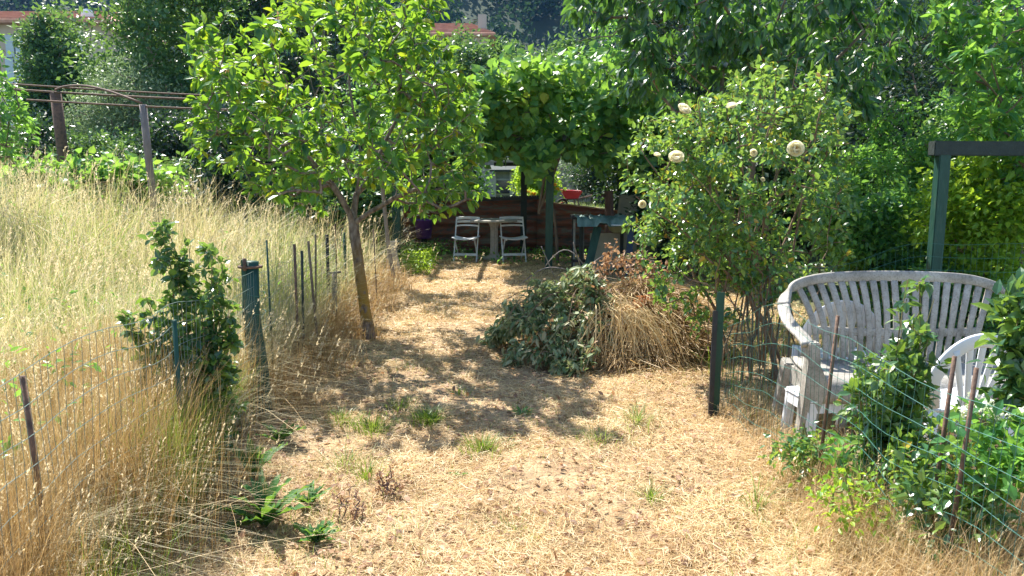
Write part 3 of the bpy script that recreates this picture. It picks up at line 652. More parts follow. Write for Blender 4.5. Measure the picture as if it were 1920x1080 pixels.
def pedestal_table():
    x = P(925, 0, 14.75)[0]; t = thing('pedestal_table', 'round pale table on a fluted column between the folding chairs', 'table', (x, 14.75, float(gh(x, 14.75))))
    m = MB(); m.lathe([(.40, .715), (.455, .72), (.46, .75), (.44, .76), (.01, .765)], n=36); m.build('tabletop', M['stone_cast'], t, True, local=True)
    m = MB(); n = 40; prof = [(.085, .06), (.085, .1), (.07, .13), (.066, .6), (.085, .66), (.12, .71)]
    a = np.linspace(0, 2 * PI, n, endpoint=False); fl = 1 + .09 * np.sign(np.sin(a * 10)); V = []
    for r, z in prof: V += [(r * math.cos(k) * f, r * math.sin(k) * f, z) for k, f in zip(a, fl)]
    m.add(V, [[[i * n + k, i * n + (k + 1) % n, (i + 1) * n + (k + 1) % n, (i + 1) * n + k] for i in range(len(prof) - 1) for k in range(n)]]); m.build('column', M['stone_cast'], t, local=True)
    m = MB(); m.lathe([(.26, 0), (.27, .03), (.22, .05), (.12, .07), (.09, .09)], n=28); m.build('base', M['stone_cast'], t, True, local=True)
pedestal_table()
def bucket():
    q = P(787, 440, 15.2); t = thing('bucket', 'purple plastic bucket hanging at the left end of the corrugated fence', 'bucket', (q[0], 15.9, .32))
    m = MB(); m.lathe([(.15, 0), (.19, .36), (.205, .36), (.205, .385), (.185, .385), (.145, .02), (.001, .02)], n=28); m.build('body', M['purple'], t, True, local=True)
    m = MB(); m.tube([(-.2 * math.cos(a), -.03 - .1 * math.sin(a), .37 + .12 * math.sin(a)) for a in np.linspace(0, PI, 12)], .006, 6); m.build('handle', M['white_plastic'], t, True, local=True)
    m = MB(); m.tube([(0, .02, -.36), (0.01, 0.02, -.2), (0, .02, .01)], .06, 8); m.build('stand', M['dark_wood'], t, True, local=True)
bucket()
# work table with tarp, leaning planks
def work_table():
    D = 12.6; c = P(1135, 0, D); t = thing('work_table', 'green outdoor work table with a crumpled tarp and splayed legs beside the vine arbour', 'table', (c[0], D, 0))
    zt = P(1135, 412, D)[2]
    m = MB(); m.box((c[0] + .03, D + .1, zt - .05), (.86, .6, .04), (0, R(2), 0)); m.build('tabletop', M['dark_wood'], t, bevel=.006)
    n = 26; V = []
    for j in range(n):
        for i in range(n):
            u, v = i / (n - 1), j / (n - 1); x = c[0] - .42 + u * .98; y = D - .32 + v * .8
            z = zt + .0 + .035 * math.sin(u * 17 + v * 9) * math.sin(v * 8 + 1) + .02 * math.sin(u * 40 + 3 * v) + .015 * rng.normal() * .4
            if v < .15: z -= (.15 - v) * 1.1 * (1 + .6 * math.sin(u * 12))
            z = max(z, zt - .12)
            V.append((x, y, z + .03))
    ob = build('tarp', V, [[[j * n + i, j * n + i + 1, (j + 1) * n + i + 1, (j + 1) * n + i] for j in range(n - 1) for i in range(n - 1)]], M['tarp'], t, True)
    ob.modifiers.new('thickness', 'SOLIDIFY').thickness = .004
    a, b = P(1098, 512, 12.3), P(1121, 425, 12.5); m = MB(); m.bar((a[0], 12.25, 0), b, .13, .05, side=(0, 1, 0)); ob = m.build('leg', M['green_paint'], t, bevel=.005); ob['label'] = 'wide green plank leg leaning outwards at the left'
    a, b = P(1177, 505, 12.4), P(1184, 418, 12.4); m = MB(); m.bar((a[0], 12.4, 0), b, .1, .05, side=(0, 1, 0)); ob = m.build('leg', M['blue_paint'], t, bevel=.005); ob['label'] = 'dark blue right leg'
    for x in (-.3, .38): m = MB(); m.box((c[0] + x, D + .35, zt / 2 - .03), (.06, .05, zt - .08)); m.build('leg', M['dark_wood'], t)
    m = MB(); m.box((c[0] + .1, D + .33, .33), (.5, .03, .62)); m.build('panel', M['pale_board'], t)
    q = P(1162, 426, 12.5)
    b_ = thing('basin', 'olive enamel basin hanging under the crumpled tarp of the work table', 'basin', (q[0], 12.5, q[2] - .09))
    m = MB(); m.lathe([(.10, 0), (.17, .04), (.2, .12), (.215, .12), (.215, .13), (.19, .13), (.16, .05), (.001, .02)], n=28); m.build('bowl', M['olive'], b_, True, local=True)
    m = MB(); m.lathe([(.215, .125), (.228, .13), (.22, .14)], n=28); m.build('rim', M['white_paint'], b_, True, local=True)
work_table()
def black_rack():
    D = 13.0; x = P(1090, 0, D)[0]; t = thing('metal_rack', 'black slatted metal rack standing left of the work table', 'rack', (x, D, 0)); zt = P(1090, 408, D)[2]
    for dx in (-.07, .08):
        for dy in (0, .3): m = MB(); m.box((x + dx, D + dy, zt / 2), (.035, .035, zt)); m.build('leg', M['grey_board'] if dy == 0 else M['black'], t)
    m = MB(); m.box((x + .02, D + .15, zt + .01), (.28, .42, .07)); m.build('top', M['black'], t, bevel=.008)
    m = MB(); m.box((x + .01, D + .15, .17), (.22, .36, .05)); m.build('shelf', M['black'], t)
black_rack()
q = P(1178, 388, 14.6); m = MB(); m.bar((q[0] - .02, 14.9, 0), (q[0] + .05, 14.6, P(0, 366, 14.6)[2]), .44, .02, side=(0, 1, 0)); m.bar((q[0] - .17, 14.86, .0), (q[0] - .14, 14.58, P(0, 368, 14.6)[2]), .035, .04, side=(0, 1, 0))
tag(m.build('board', M['pale_board']), 'pale grey board leaning behind the work table', 'board')
q = P(1143, 400, 15.2); m = MB(); m.tube([(q[0] - .02, 15.2, 0), (q[0] + .01, 15.2, .6), (q[0] - .02, 15.2, P(0, 358, 15.2)[2])], [.115, .1, .085], 7)
m.tube([(q[0] - .02, 15.2, P(0, 368, 15.2)[2]), (q[0] - .17, 15.15, P(0, 366, 15.2)[2])], .03, 6); tag(m.build('wooden_stump', M['brown_wood']), 'rough reddish brown upright stump at the right end of the corrugated fence', 'stump')
# hook and rod on the fence
m = MB(); q = P(1075, 410, 15.9); x = q[0]; m.tube([(x, 15.9, P(0, 408, 15.9)[2]), (x + .01, 15.9, P(0, 440, 15.9)[2]), (x - .02, 15.9, P(0, 452, 15.9)[2])], .012, 6); m.tube([(x - .32, 15.92, P(0, 441, 15.9)[2]), (x + .08, 15.92, P(0, 441, 15.9)[2])], .012, 6)
tag(m.build('hanging_hook', M['metal_rust'], smooth=True), 'thin rusty hook and rod hanging on the corrugated fence left of the black rack', 'hook')

# wheelbarrow, shed, stone wall, flowers beyond the fence
def wheelbarrow():
    D = 22.5; q = P(1071, 383, D); gz = float(gh(q[0], D)); t = thing('wheelbarrow', 'red wheelbarrow standing in the sunny garden beyond the corrugated fence', 'wheelbarrow', (q[0], D, gz))
    zt = P(0, 356, D)[2] - gz; zb = zt - .25
    V = []
    for (z, x0, x1, y) in ((zt, -.31, .29, .26), (zb, -.17, .17, .16)): V += [(x0, -y, z), (x1, -y, z - (.04 if z == zt else 0)), (x1, y, z - (.04 if z == zt else 0)), (x0, y, z)]
    o = build('tray', V, [[[4, 5, 6, 7][::-1], [0, 4, 5, 1][::-1], [1, 5, 6, 2][::-1], [2, 6, 7, 3][::-1], [3, 7, 4, 0][::-1]]], M['red_paint'], t, local=True)
    o.modifiers.new('thickness', 'SOLIDIFY').thickness = .012
    m = MB(); pts = V[:4]; m.tube([pts[0], pts[1], pts[2], pts[3], pts[0]], .014, 6); m.build('rim', M['red_paint'], o, True, local=True)
    for s in (-1, 1):
        m = MB(); m.tube([(-.26, .04 * s, .16), (-.1, .12 * s, zb - .02), (.25, .2 * s, zb), (.62, .24 * s, zb + .1)], .016, 6); m.build('handle', M['metal_rust'], t, True, local=True)
        m = MB(); m.tube([(.18, .18 * s, zb), (.24, .18 * s, 0), (.12, .18 * s, .02), (.08, .18 * s, zb)], .012, 6); m.build('leg', M['metal_rust'], t, True, local=True)
    m = MB(); a = np.linspace(0, 2 * PI, 20); m.tube([(-.26 + .13 * math.cos(k), 0, .16 + .13 * math.sin(k)) for k in a], .035, 8, cap=False); wl = m.build('wheel', M['rubber'], t, True, local=True)
    m = MB(); m.tube([(-.26, -.05, .16), (-.26, .05, .16)], .05, 12); m.build('hub', M['red_paint'], wl, True, local=True)
wheelbarrow()
def shed():
    D = 24; x0, x1 = P(926, 0, D)[0], P(975, 0, D)[0]; gz = float(gh(x0, D)); zt = P(0, 318, D)[2]
    t = thing('garden_shed', 'small pale framed garden shed with a dark window beyond the corrugated fence', 'shed', ((x0 + x1) / 2, D, gz))
    m = MB(); m.box(((x0 + x1) / 2, D + .6, (gz + zt) / 2), (x1 - x0, 1.1, zt - gz)); m.build('wall', M['grey_board'], t)
    for x in (x0, x1, (x0 + x1) / 2 + .12): m = MB(); m.box((x, D - .0, (gz + zt) / 2), (.09, .1, zt - gz)); m.build('frame_post', M['pale_board'], t)
    f = MB(); f.box(((x0 + x1) / 2 - .12, D + .02, gz + .62), (.5, .06, .5)); f = f.build('window', M['pale_board'], t); g = MB(); g.box(((x0 + x1) / 2 - .12, D - .03, gz + .62), (.4, .04, .4)); g.build('pane', M['win_glass'], f)
    m = MB(); m.box(((x0 + x1) / 2, D + .5, zt + .04), (x1 - x0 + .3, 1.4, .06), (R(6), 0, 0)); m.build('roof', M['dark_wood'], t)
shed()
def stone_wall():
    D = 29; x0, x1 = -3.0, 7.0; t = thing('stone_wall', 'grey garden wall behind the wheelbarrow and bushes', 'wall', (0, D, .6)); m = MB(); m.box((2, D, 1.3), (10, .4, 1.6)); 
    m.build('wall_body', M['stone_wall'], t); m = MB()
    for k in range(20): m.box((-2.75 + k * .5, D, 2.14), (.48, .5, .08), (0, R(rng.normal() * 1), 0))
    m.build('coping', M['stone_cast'], t, bevel=.01)
stone_wall()
def flower_plant(label, px, py, D, mat, n=5):
    q = P(px, py, D); gz = float(gh(q[0], D)); t = thing('flowering_plant', label, 'plant', (q[0], D, gz)); s = Skel(); s.line([(q[0], D, gz), (q[0], D, gz + .08)])
    T = q + rng.normal(size=(14, 3)) * [.16, .16, .1]; s.grow(T, .08, .01, 0, .02); V, F = s.geo(s.radii(.004), 4); build('stems', V, F, M['green_stem'], t)
    pos, out = s.leafspots(18, 1, .03); ax, nr = hang(out, .1); L = rng.uniform(.055, .125, len(pos)); leaves('foliage', pos, ax, nr, L, L * .5, 'diamond', M['bright_leaf'], t)
    for k in range(n):
        c = q + np.array([rng.normal() * .1, -.1, .05 + rng.normal() * .06]); d = rdir(16); d[:, 1] = -abs(d[:, 1]); Lv = np.full(16, .07)
        leaves('flower', np.repeat(c[None], 16, 0), d, rdir(16), Lv, Lv * .8, 'diamond', mat, t)
flower_plant('orange and yellow flowers right of the pale shed', 993, 366, 20, M['orange_flower'], 4)
flower_plant('tall green garden plant with reddish top left of the wheelbarrow', 1040, 352, 21.5, M['orange_flower'], 2)

# ================================================================== THE MAIN TREES AND BUSHES
def project(q):
    q = np.asarray(q, float) - np.array([0, 0, EYE]); f = q[..., 1] * CP - q[..., 2] * SP; u = q[..., 1] * SP + q[..., 2] * CP
    return 960 + FPX * q[..., 0] / f, 540 - FPX * u / f
def fruit_tree():
    D = 7.5; b = P(691, 640, D); b[2] = float(gh(b[0], D)) - .03
    t = thing('fruit_tree', 'young fruit tree with an orange lichened leaning trunk in the middle of the garden', 'tree', (b[0], b[1], 0))
    s = Skel()
    def cp(l): return [P(x, y, d) for x, y, d in l]
    tr = [b] + cp([(689, 610, D), (684, 580, D), (680, 548, D), (675, 515, D), (671, 482, D), (667, 455, D), (664, 432, D), (663, 420, D)])
    f = s.line(tr)
    # limbs
    l1 = s.line(cp([(655, 400, 7.45), (640, 372, 7.4), (622, 345, 7.35), (600, 318, 7.3), (575, 290, 7.25), (548, 262, 7.2), (520, 235, 7.15), (500, 205, 7.1)]), f)
    l2 = s.line(cp([(664, 395, 7.55), (668, 365, 7.6), (673, 330, 7.6), (676, 290, 7.65), (672, 250, 7.7), (662, 205, 7.7), (655, 160, 7.75), (655, 110, 7.8), (662, 50, 7.8)]), f)
    l3 = s.line(cp([(676, 410, 7.45), (695, 397, 7.4), (715, 386, 7.35), (738, 372, 7.3), (765, 360, 7.2), (795, 350, 7.1), (825, 338, 7.0)]), f)
    s.line(cp([(690, 340, 7.7), (706, 300, 7.8), (725, 260, 7.9), (748, 215, 8.0), (770, 165, 8.05), (790, 110, 8.1)]), f + 10)
    s.line(cp([(645, 310, 7.5), (622, 265, 7.45), (600, 215, 7.4), (585, 160, 7.4), (575, 105, 7.4)]), f + 11)
    s.line(cp([(590, 330, 7.0), (550, 315, 6.8), (505, 300, 6.7), (460, 290, 6.6)]), f + 3)
    def ok(q):
        x, y = project(q)
        lim = np.interp(x, [330, 350, 400, 450, 520, 600, 650, 700, 760, 830, 900, 935], [250, 275, 300, 345, 385, 400, 345, 350, 385, 405, 370, 300])
        up = np.interp(x, [340, 355, 380, 430, 480, 520, 820, 850, 890, 940], [170, 110, 50, 60, 70, -10, -10, 110, 200, 300])
        return y < lim and y > up - 40 and 342 < x < 925
    c = P(640, 175, 7.5)
    T = ellipsoid_pts(c, (1.85, 1.5, 1.75), 560, .38, fn=ok)
    s.grow(T, .11, .012, first=f, rise=.06)
    r = s.radii(.0034, 2.05, .098)
    k = len(tr); r[:k] = np.linspace(.056, .047, k); r[0] = .08; r[1] = .064; r = np.minimum(r, np.where(np.arange(len(r)) < k, 1, .029))
    Vt, Ft = s.geo(r, 12, .0018)
    build('trunk', Vt, Ft, M['trunk'], t, True)
    pos, out = s.leafspots(14, .65, .022); ax, nr = hang(out, .42, .45)
    L = rng.uniform(.07, .13, len(pos)); leaves('crown', pos, ax, nr, L, L * .56, 'ovate', M['fruit_leaf'], t)
    pos, out = s.leafspots(1, .4, .02)
    for q in pos[rng.random(len(pos)) < .06]:   # dry brown clusters
        pp = q + rng.normal(size=(8, 3)) * .012; ax, nr = hang(rdir(8), .8); L = rng.uniform(.025, .045, 8); leaves('dry_cluster', pp, ax, nr, L, L * .5, 'diamond', M['dead_leaf'], t)
fruit_tree()
def cherry_tree():
    b = np.array([P(1395, 500, 9.4)[0] + .15, 9.4, 0.0]); t = thing('cherry_tree', 'large dark cherry tree with long hanging leaves above the rose bush', 'tree', b)
    s = Skel(); f = s.line([b, b + [-.03, 0, .5], b + [-.08, 0, 1.0], b + [-.12, -.02, 1.5], b + [-.1, 0, 2.0]])
    s.line([P(1375, 215, 9.3), P(1345, 185, 9.2), P(1305, 150, 9.0), P(1262, 110, 8.8), P(1220, 60, 8.6), P(1170, 20, 8.5)], f)
    s.line([P(1425, 200, 9.4), P(1432, 130, 9.4), P(1450, 60, 9.4), P(1480, -20, 9.3), P(1500, -100, 9.3)], f)
    s.line([P(1440, 210, 9.3), P(1500, 170, 9.1), P(1560, 120, 8.9), P(1620, 60, 8.8), P(1660, 0, 8.8)], f)
    s.line([P(1265, 210, 8.9), P(1243, 182, 8.9), P(1225, 150, 8.8), P(1212, 118, 8.7), P(1200, 80, 8.6)], f + 1)
    def ok(q):
        x, y = project(q)
        lim = np.interp(x, [1060, 1090, 1150, 1230, 1300, 1400, 1500, 1600, 1680, 1720], [60, 110, 185, 215, 215, 150, 150, 235, 160, 60])
        return y < lim and 1065 < x < 1720 and y > -420
    T = ellipsoid_pts(P(1400, -60, 9.0), (2.5, 1.7, 2.1), 430, .3, fn=ok)
    s.grow(T, .16, .02, first=f, rise=.03); r = s.radii(.004, 2.1, .085); r[:3] = .09; V, F = s.geo(r, 9, .002); build('trunk', V, F, M['bark'], t, True)
    pos, out = s.leafspots(27, .8, .03); pos += rng.normal(size=pos.shape) * .04; ax, nr = hang(out, 1.5, .45); nr = unit(nr * [1.5, 1.5, .7] + [0, -.4, 0]); L = rng.uniform(.11, .165, len(pos)); leaves('crown', pos, ax, nr, L, L * .46, 'ovate', M['cherry_leaf'], t)
cherry_tree()
def rose_bush():
    b = np.array([P(1400, 660, 6.0)[0], 6.0, 0.0]); t = thing('rose_bush', 'tall wild rose bush with pale yellow roses behind the white bench', 'rose bush', b)
    s = Skel(); s.line([b])
    ends = [(1235, 420), (1290, 330), (1330, 420), (1380, 300), (1420, 330), (1470, 300), (1500, 330), (1545, 300), (1350, 230), (1450, 220), (1400, 400), (1300, 470), (1260, 500), (1560, 400), (1500, 420), (1210, 300), (1250, 210), (1310, 190), (1560, 130), (1500, 110), (1440, 150), (1380, 160), (1195, 370), (1530, 250), (1350, 480), (1460, 440), (1410, 520)]
    for i, (px, py) in enumerate(ends):
        a = b + [rng.normal() * .2 + .12 * (px > 1440), rng.normal() * .22, 0]; e = P(px, py, 6.0 + rng.normal() * .4); m = 12
        s.line([a + (e - a) * np.array([(k / m) ** 1.5, k / m, (k / m) ** .85]) + rng.normal(size=3) * .014 for k in range(m + 1)], 0)
    def ok(q):
        x, y = project(q)
        if not 1172 < x < 1600: return False
        top = np.interp(x, [1150, 1185, 1230, 1290, 1360, 1430, 1500, 1570, 1600], [350, 240, 215, 180, 165, 120, 105, 120, 200]) + 34 * np.sin(x * .055) * np.sin(x * .021 + 1)
        low = np.interp(x, [1150, 1200, 1260, 1340, 1420, 1520, 1620], [400, 490, 610, 650, 570, 540, 480])
        return top < y < low
    T = ellipsoid_pts(P(1385, 350, 6.0), (1.2, .8, 1.3), 450, .1, fn=ok)
    s.grow(T, .1, .012, first=1, rise=-.06); r = s.radii(.0032, 2.25, .018); V, F = s.geo(r, 6, .0028); build('stems', V, F, M['twig'], t, True)
    pos, out = s.leafspots(27, .85, .02); pos += rng.normal(size=pos.shape) * .03; ax, nr = hang(out, .25, .5); L = rng.uniform(.035, .068, len(pos)); leaves('foliage', pos, ax, nr, L, L * .62, 'ovate', M['rose_leaf'], t)
    def rose(px, py, D, r, face):
        c = P(px, py, D); fz = unit(np.array(face, float)); pp = []; aa = []; nn = []; LL = []
        u = unit(np.cross(fz, [0, 0, 1])); v = np.cross(fz, u)
        for ring, (cnt, op, l) in enumerate([(6, 1.35, 1.0), (6, 1.05, .95), (5, .75, .85), (4, .4, .75)]):
            for k in range(cnt):
                a = 2 * PI * k / cnt + ring * .5; rad = math.cos(a) * u + math.sin(a) * v; d = fz * math.cos(op) + rad * math.sin(op)
                pp.append(c + rad * r * .12); aa.append(d + rng.normal(size=3) * .1); nn.append(fz * math.sin(op) - rad * math.cos(op)); LL.append(r * l)
        LL = np.array(LL); fl = leaves('rose_flower', np.array(pp), np.array(aa), np.array(nn), LL, LL * 1.3, 'petal', M['petal'], t)
        d = unit(fz + rdir(10) * .5); q = leaves('core', np.repeat((c + fz * r * .15)[None], 10, 0), d, rdir(10), np.full(10, r * .42), np.full(10, r * .5), 'round', M['petal_core'], fl)
    rose(1491, 280, 5.15, .052, (-.15, -1, .25)); rose(1268, 297, 5.2, .05, (-.1, -.8, .7)); rose(1281, 207, 5.3, .047, (.3, -.6, .7)); rose(1372, 200, 5.4, .036, (-.2, -.4, .9)); rose(1412, 287, 5.3, .026, (.1, -.9, .2)); rose(1205, 383, 5.6, .028, (-.4, -.8, .1)); rose(1232, 291, 5.3, .022, (0, -.6, .8)); rose(1430, 337, 5.4, .016, (0, -.8, .3))
rose_bush()
def edge_tree():
    b = np.array([P(1915, 500, 6.6)[0] + .1, 6.6, 0.0]); t = thing('young_tree', 'slender light green young tree at the right edge with bare leaning stems', 'tree', b)
    s = Skel(); f = s.line([b, P(1912, 420, 6.6), P(1908, 340, 6.6), P(1898, 262, 6.6), P(1884, 205, 6.55), P(1868, 150, 6.5), P(1852, 95, 6.5), P(1845, 30, 6.5), P(1838, -50, 6.5)])
    s.line([P(1935, 330, 6.8), P(1932, 230, 6.8), P(1915, 110, 6.8), P(1908, 20, 6.8), P(1905, -60, 6.8)], 1)
    s.line([P(1872, 182, 6.4), P(1845, 150, 6.2), P(1815, 120, 6.1)], 4)
    def ok(q):
        x, y = project(q); lim = np.interp(x, [1740, 1790, 1830, 1880, 2000], [60, 190, 330, 420, 520]); return y < lim and 1745 < x and y > -250
    T = ellipsoid_pts(P(1880, 90, 6.5), (.85, .8, 1.45), 150, .2, fn=ok); s.grow(T, .1, .012, first=1, rise=.05); r = s.radii(.003, 2.2, .035)
    V, F = s.geo(r, 7, .0015); build('trunk', V, F, M['bark'], t, True)
    pos, out = s.leafspots(22, .85, .03); pos += rng.normal(size=pos.shape) * .02; ax, nr = hang(out, .35); L = rng.uniform(.075, .125, len(pos)); leaves('crown', pos, ax, nr, L, L * .55, 'ovate', M['hedge_leaf'], t)
edge_tree()
def left_edge_tree():
    b = np.array([P(-80, 400, 8.5)[0], 8.5, float(gh(-6, 8.5))]); t = thing('leafy_tree', 'light green leafy tree reaching in at the left edge over the tall grass', 'tree', b)
    s = Skel(); f = s.line([b, b + [.02, 0, .6], P(-85, 270, 8.5), P(-90, 200, 8.5), P(-100, 100, 8.5)])
    def ok(q):
        x, y = project(q); return x < np.interp(y, [110, 150, 200, 240, 290], [0, 40, 60, 85, 20]) and y < 295
    T = ellipsoid_pts(P(-80, 190, 8.5), (1.0, .8, .8), 90, .1, fn=ok); s.grow(T, .12, .015, first=1, rise=.05); V, F = s.geo(s.radii(.004, 2.2, .06), 6); build('trunk', V, F, M['bark'], t, True)
    pos, out = s.leafspots(30, .85, .04); ax, nr = hang(out, .5); L = rng.uniform(.07, .11, len(pos)); leaves('crown', pos, ax, nr, L, L * .45, 'ovate', M['hedge_leaf'], t)
left_edge_tree()
def thin_trunks():
    for lab, pts, r, mt in [('slim grey trunk behind the fruit tree at the left end of the corrugated fence', [(730, 520), (728, 460), (722, 400), (716, 340), (700, 280)], .05, 'grey_bark'),]:
        D = 11.0; b = P(*pts[0], D); q0 = P(pts[0][0], 0, D); s = Skel(); f = s.line([(q0[0], D, 0)] + [P(x, y, D) for x, y in pts[1:]])
        t = thing('slim_tree', lab, 'tree', (q0[0], D, 0)); T = ellipsoid_pts(P(730, 250, D), (1.3, 1.0, 1.1), 110, .2, fn=lambda q: project(q)[1] < 345 and project(q)[0] < 900); s.grow(T, .15, .015, 3); V, F = s.geo(np.minimum(s.radii(.005), r), 8); build('trunk', V, F, M[mt], t, True)  # crown enlarged to throw mottled shade on the path
        pos, out = s.leafspots(24, .8, .05); ax, nr = hang(out); L = rng.uniform(.06, .1, len(pos)); leaves('crown', pos, ax, nr, L, L * .55, 'ovate', M['hedge_leaf'], t)
thin_trunks()
q = P(737, 480, 12.2); m = MB(); x = q[0]; z1 = P(0, 452, 12.2)[2]; m.bar((x, 12.2, 0), (x - .02, 12.2, z1 - .06), .26, .05, side=(0, 1, 0), w2=.13); m.bar((x - .02, 12.2, z1 - .06), (x - .02, 12.2, z1), .12, .05, side=(0, 1, 0), w2=.2)
tag(m.build('wooden_marker', M['stone_cast']), 'pale flared wooden board standing beside the slim grey trunk', 'board')

# ================================================================== BRUSH PILE
def brush_pile():
    D = 6.95; c = np.array([P(1120, 600, D)[0], D, 0.0]); t = thing('brush_pile', 'heap of cut green branches and dry hay in the middle of the path', 'brush pile', c)
    cR = np.array([P(1215, 600, D)[0], D, 0.0]); cL = np.array([P(1060, 600, D)[0], D, 0.0])
    def mound(n, c0, rx, ry, h, inner=.0):
        a = rng.uniform(0, 2 * PI, n); r = np.sqrt(rng.random(n)) * (1 + .14 * np.sin(3 * a + 1) + .1 * np.sin(7 * a)) ; lift = h * np.maximum(0, 1 - r ** 1.7) * rng.uniform(.55, 1.05, n)
        return np.stack([c0[0] + r * np.cos(a) * rx, c0[1] + r * np.sin(a) * ry, lift], 1), a
    # core of earth coloured hay
    nu, nv = 40, 14; V = []
    for j in range(nv):
        for i in range(nu):
            a = 2 * PI * i / nu; r = j / (nv - 1); k = 1 + .08 * math.sin(5 * a) + .06 * math.sin(9 * a + 1); V.append((c[0] + .22 + r * math.cos(a) * .55 * k, D + r * math.sin(a) * .6 * k, .44 * (1 - r ** 2) ** .8 * (1 + .1 * math.sin(7 * a + 5 * r)) - .02))
    build('hay_core', V, [[[j * nu + i, j * nu + (i + 1) % nu, (j + 1) * nu + (i + 1) % nu, (j + 1) * nu + i] for j in range(nv - 1) for i in range(nu)]], M['soil'], t, True)
    # hay: strands draping over the right half
    p, a = mound(19000, cR + [-.03, 0, 0], .95, .66, .58); az = a + rng.normal(size=len(a)) * .9
    V1, F1 = lying(p + [0, 0, .02], az, rng.uniform(.12, .55, len(p)), rng.uniform(.002, .0045, len(p)), rng.uniform(0, .10, len(p)), 3)
    # draping downwards along the slope
    V1 = V1.copy(); build('hay', V1, F1, M['rust_dry'], t)
    # pale sheaf hanging to the front
    n = 360; ap = P(1165, 580, 6.6); V = []; m_ = MB(); Vs = []; 
    top = ap + rng.normal(size=(n, 3)) * [.13, .09, .06]; an = rng.normal(size=n) * .65 + .15; ln = rng.uniform(.2, .66, n); tt = np.linspace(0, 1, 6)
    cc = top[:, None] + np.stack([np.sin(an)[:, None] * ln[:, None] * tt * .9, -(ln[:, None] * (.55 * tt ** .7)) * np.ones_like(tt), .05 * np.sin(tt * 3) - (top[:, 2:3] - .02) * np.minimum(1, (tt ** 1.6)[None] * (ln[:, None] / .42))], -1)
    sdv = np.array([1, .2, .1]) * rng.uniform(.0018, .0038, n)[:, None]
    Vb = np.stack([cc - sdv[:, None], cc + sdv[:, None]], 2).reshape(-1, 3); qd = np.array([[2 * i, 2 * i + 1, 2 * i + 3, 2 * i + 2] for i in range(5)])
    build('straw_sheaf', Vb, [(qd[None] + (np.arange(n) * 12)[:, None, None]).reshape(-1, 4)], M['straw'], t)
    # branches
    s = Skel(); s.line([cL + [.3, 0, .25]])
    for k in range(34):
        a = rng.uniform(0, 2 * PI) if k > 10 else rng.uniform(PI * .8, PI * 1.5); L = rng.uniform(.5, 1.0); st = cL + [rng.normal() * .2 + .25, rng.normal() * .12, rng.uniform(.25, .55)]
        d = np.array([math.cos(a), math.sin(a) * .7, 0]); s.line([st + d * L * u + [0, 0, .16 * math.sin(PI * u * .8) - .45 * u ** 2 * st[2]] for u in np.linspace(0, 1, 9)], 0)
    pA, _ = mound(230, cL + [.05, -.05, 0], .78, .70, .74); pA[:, 2] += .05
    pB, _ = mound(30, cR + [-.1, .1, 0], .5, .3, .9); pB[:, 2] += .06
    s.grow(np.concatenate([pA, pB]), .09, .015, 0, -.08); V, F = s.geo(np.minimum(s.radii(.0028, 2.2), .011), 5, .0016); build('branches', V, F, M['twig'], t, True)
    pos, out = s.leafspots(46, .9, .02); pos += rng.normal(size=pos.shape) * .03; pos[:, 2] = np.maximum(pos[:, 2], .02)
    left = pos[:, 0] < c[0] + .12 + rng.normal(size=len(pos)) * .28
    for nm, msk, mt, lo, hi, asp in (('wilted_leaves', left, 'wilt_leaf', .025, .095, .48), ('brown_leaves', ~left, 'dead_leaf', .03, .06, .6)):
        ax, nr = hang(out[msk], .9, .6); L = rng.uniform(lo, hi, msk.sum()); leaves(nm, pos[msk], ax, nr, L, L * asp, 'ovate', M[mt], t)
    # arching bare twigs on top
    for a, b, h in [((1022, 500), (1100, 505), .17), ((1100, 520), (1235, 492), .09), ((980, 530), (1060, 505), .07), ((1085, 515), (1150, 470), .02), ((1130, 520), (1158, 448), .0), ((1160, 520), (1215, 470), .0), ((1040, 520), (1015, 462), .0), ((1090, 505), (1075, 455), .0), ((1250, 540), (1320, 500), .03), ((1000, 640), (920, 675), .08), ((1270, 600), (1345, 590), .06)]:
        u, v = P(*a, 7.2), P(*b, 7.1); m = MB(); m.tube([u + (v - u) * k / 9 + [0, 0, h * math.sin(PI * k / 9)] for k in range(10)], .005, 5); m.build('bare_twig', M['grey_bark'], t, True)
    # curled dead leaf clusters on top
    cl = np.concatenate([P(px, py, 7.0) + rng.normal(size=(40, 3)) * [.035, .04, .05] for px, py in ((1148, 470), (1195, 482), (1165, 500), (1225, 500), (1130, 505), (1250, 512), (1140, 490))])
    ax, nr = hang(rdir(len(cl)), .5); L = rng.uniform(.03, .055, len(cl)); leaves('curled_leaves', cl, ax, rdir(len(cl)), L, L * .7, 'ovate', M['dead_leaf'], t)
    cl = P(1190, 575, 6.6) + (rng.random((160, 1)) - .5) * (P(1215, 560, 6.6) - P(1165, 600, 6.5)) + rng.normal(size=(160, 3)) * .02; ax, nr = hang(rdir(160), .5); leaves('rusty_fern', cl, ax, nr, rng.uniform(.03, .06, 160), .012, 'diamond', leafmat('rusty', [(.45, .14, .05), (.6, .25, .1)], trans=.3, tcol=(.7, .3, .1)), t)
brush_pile()

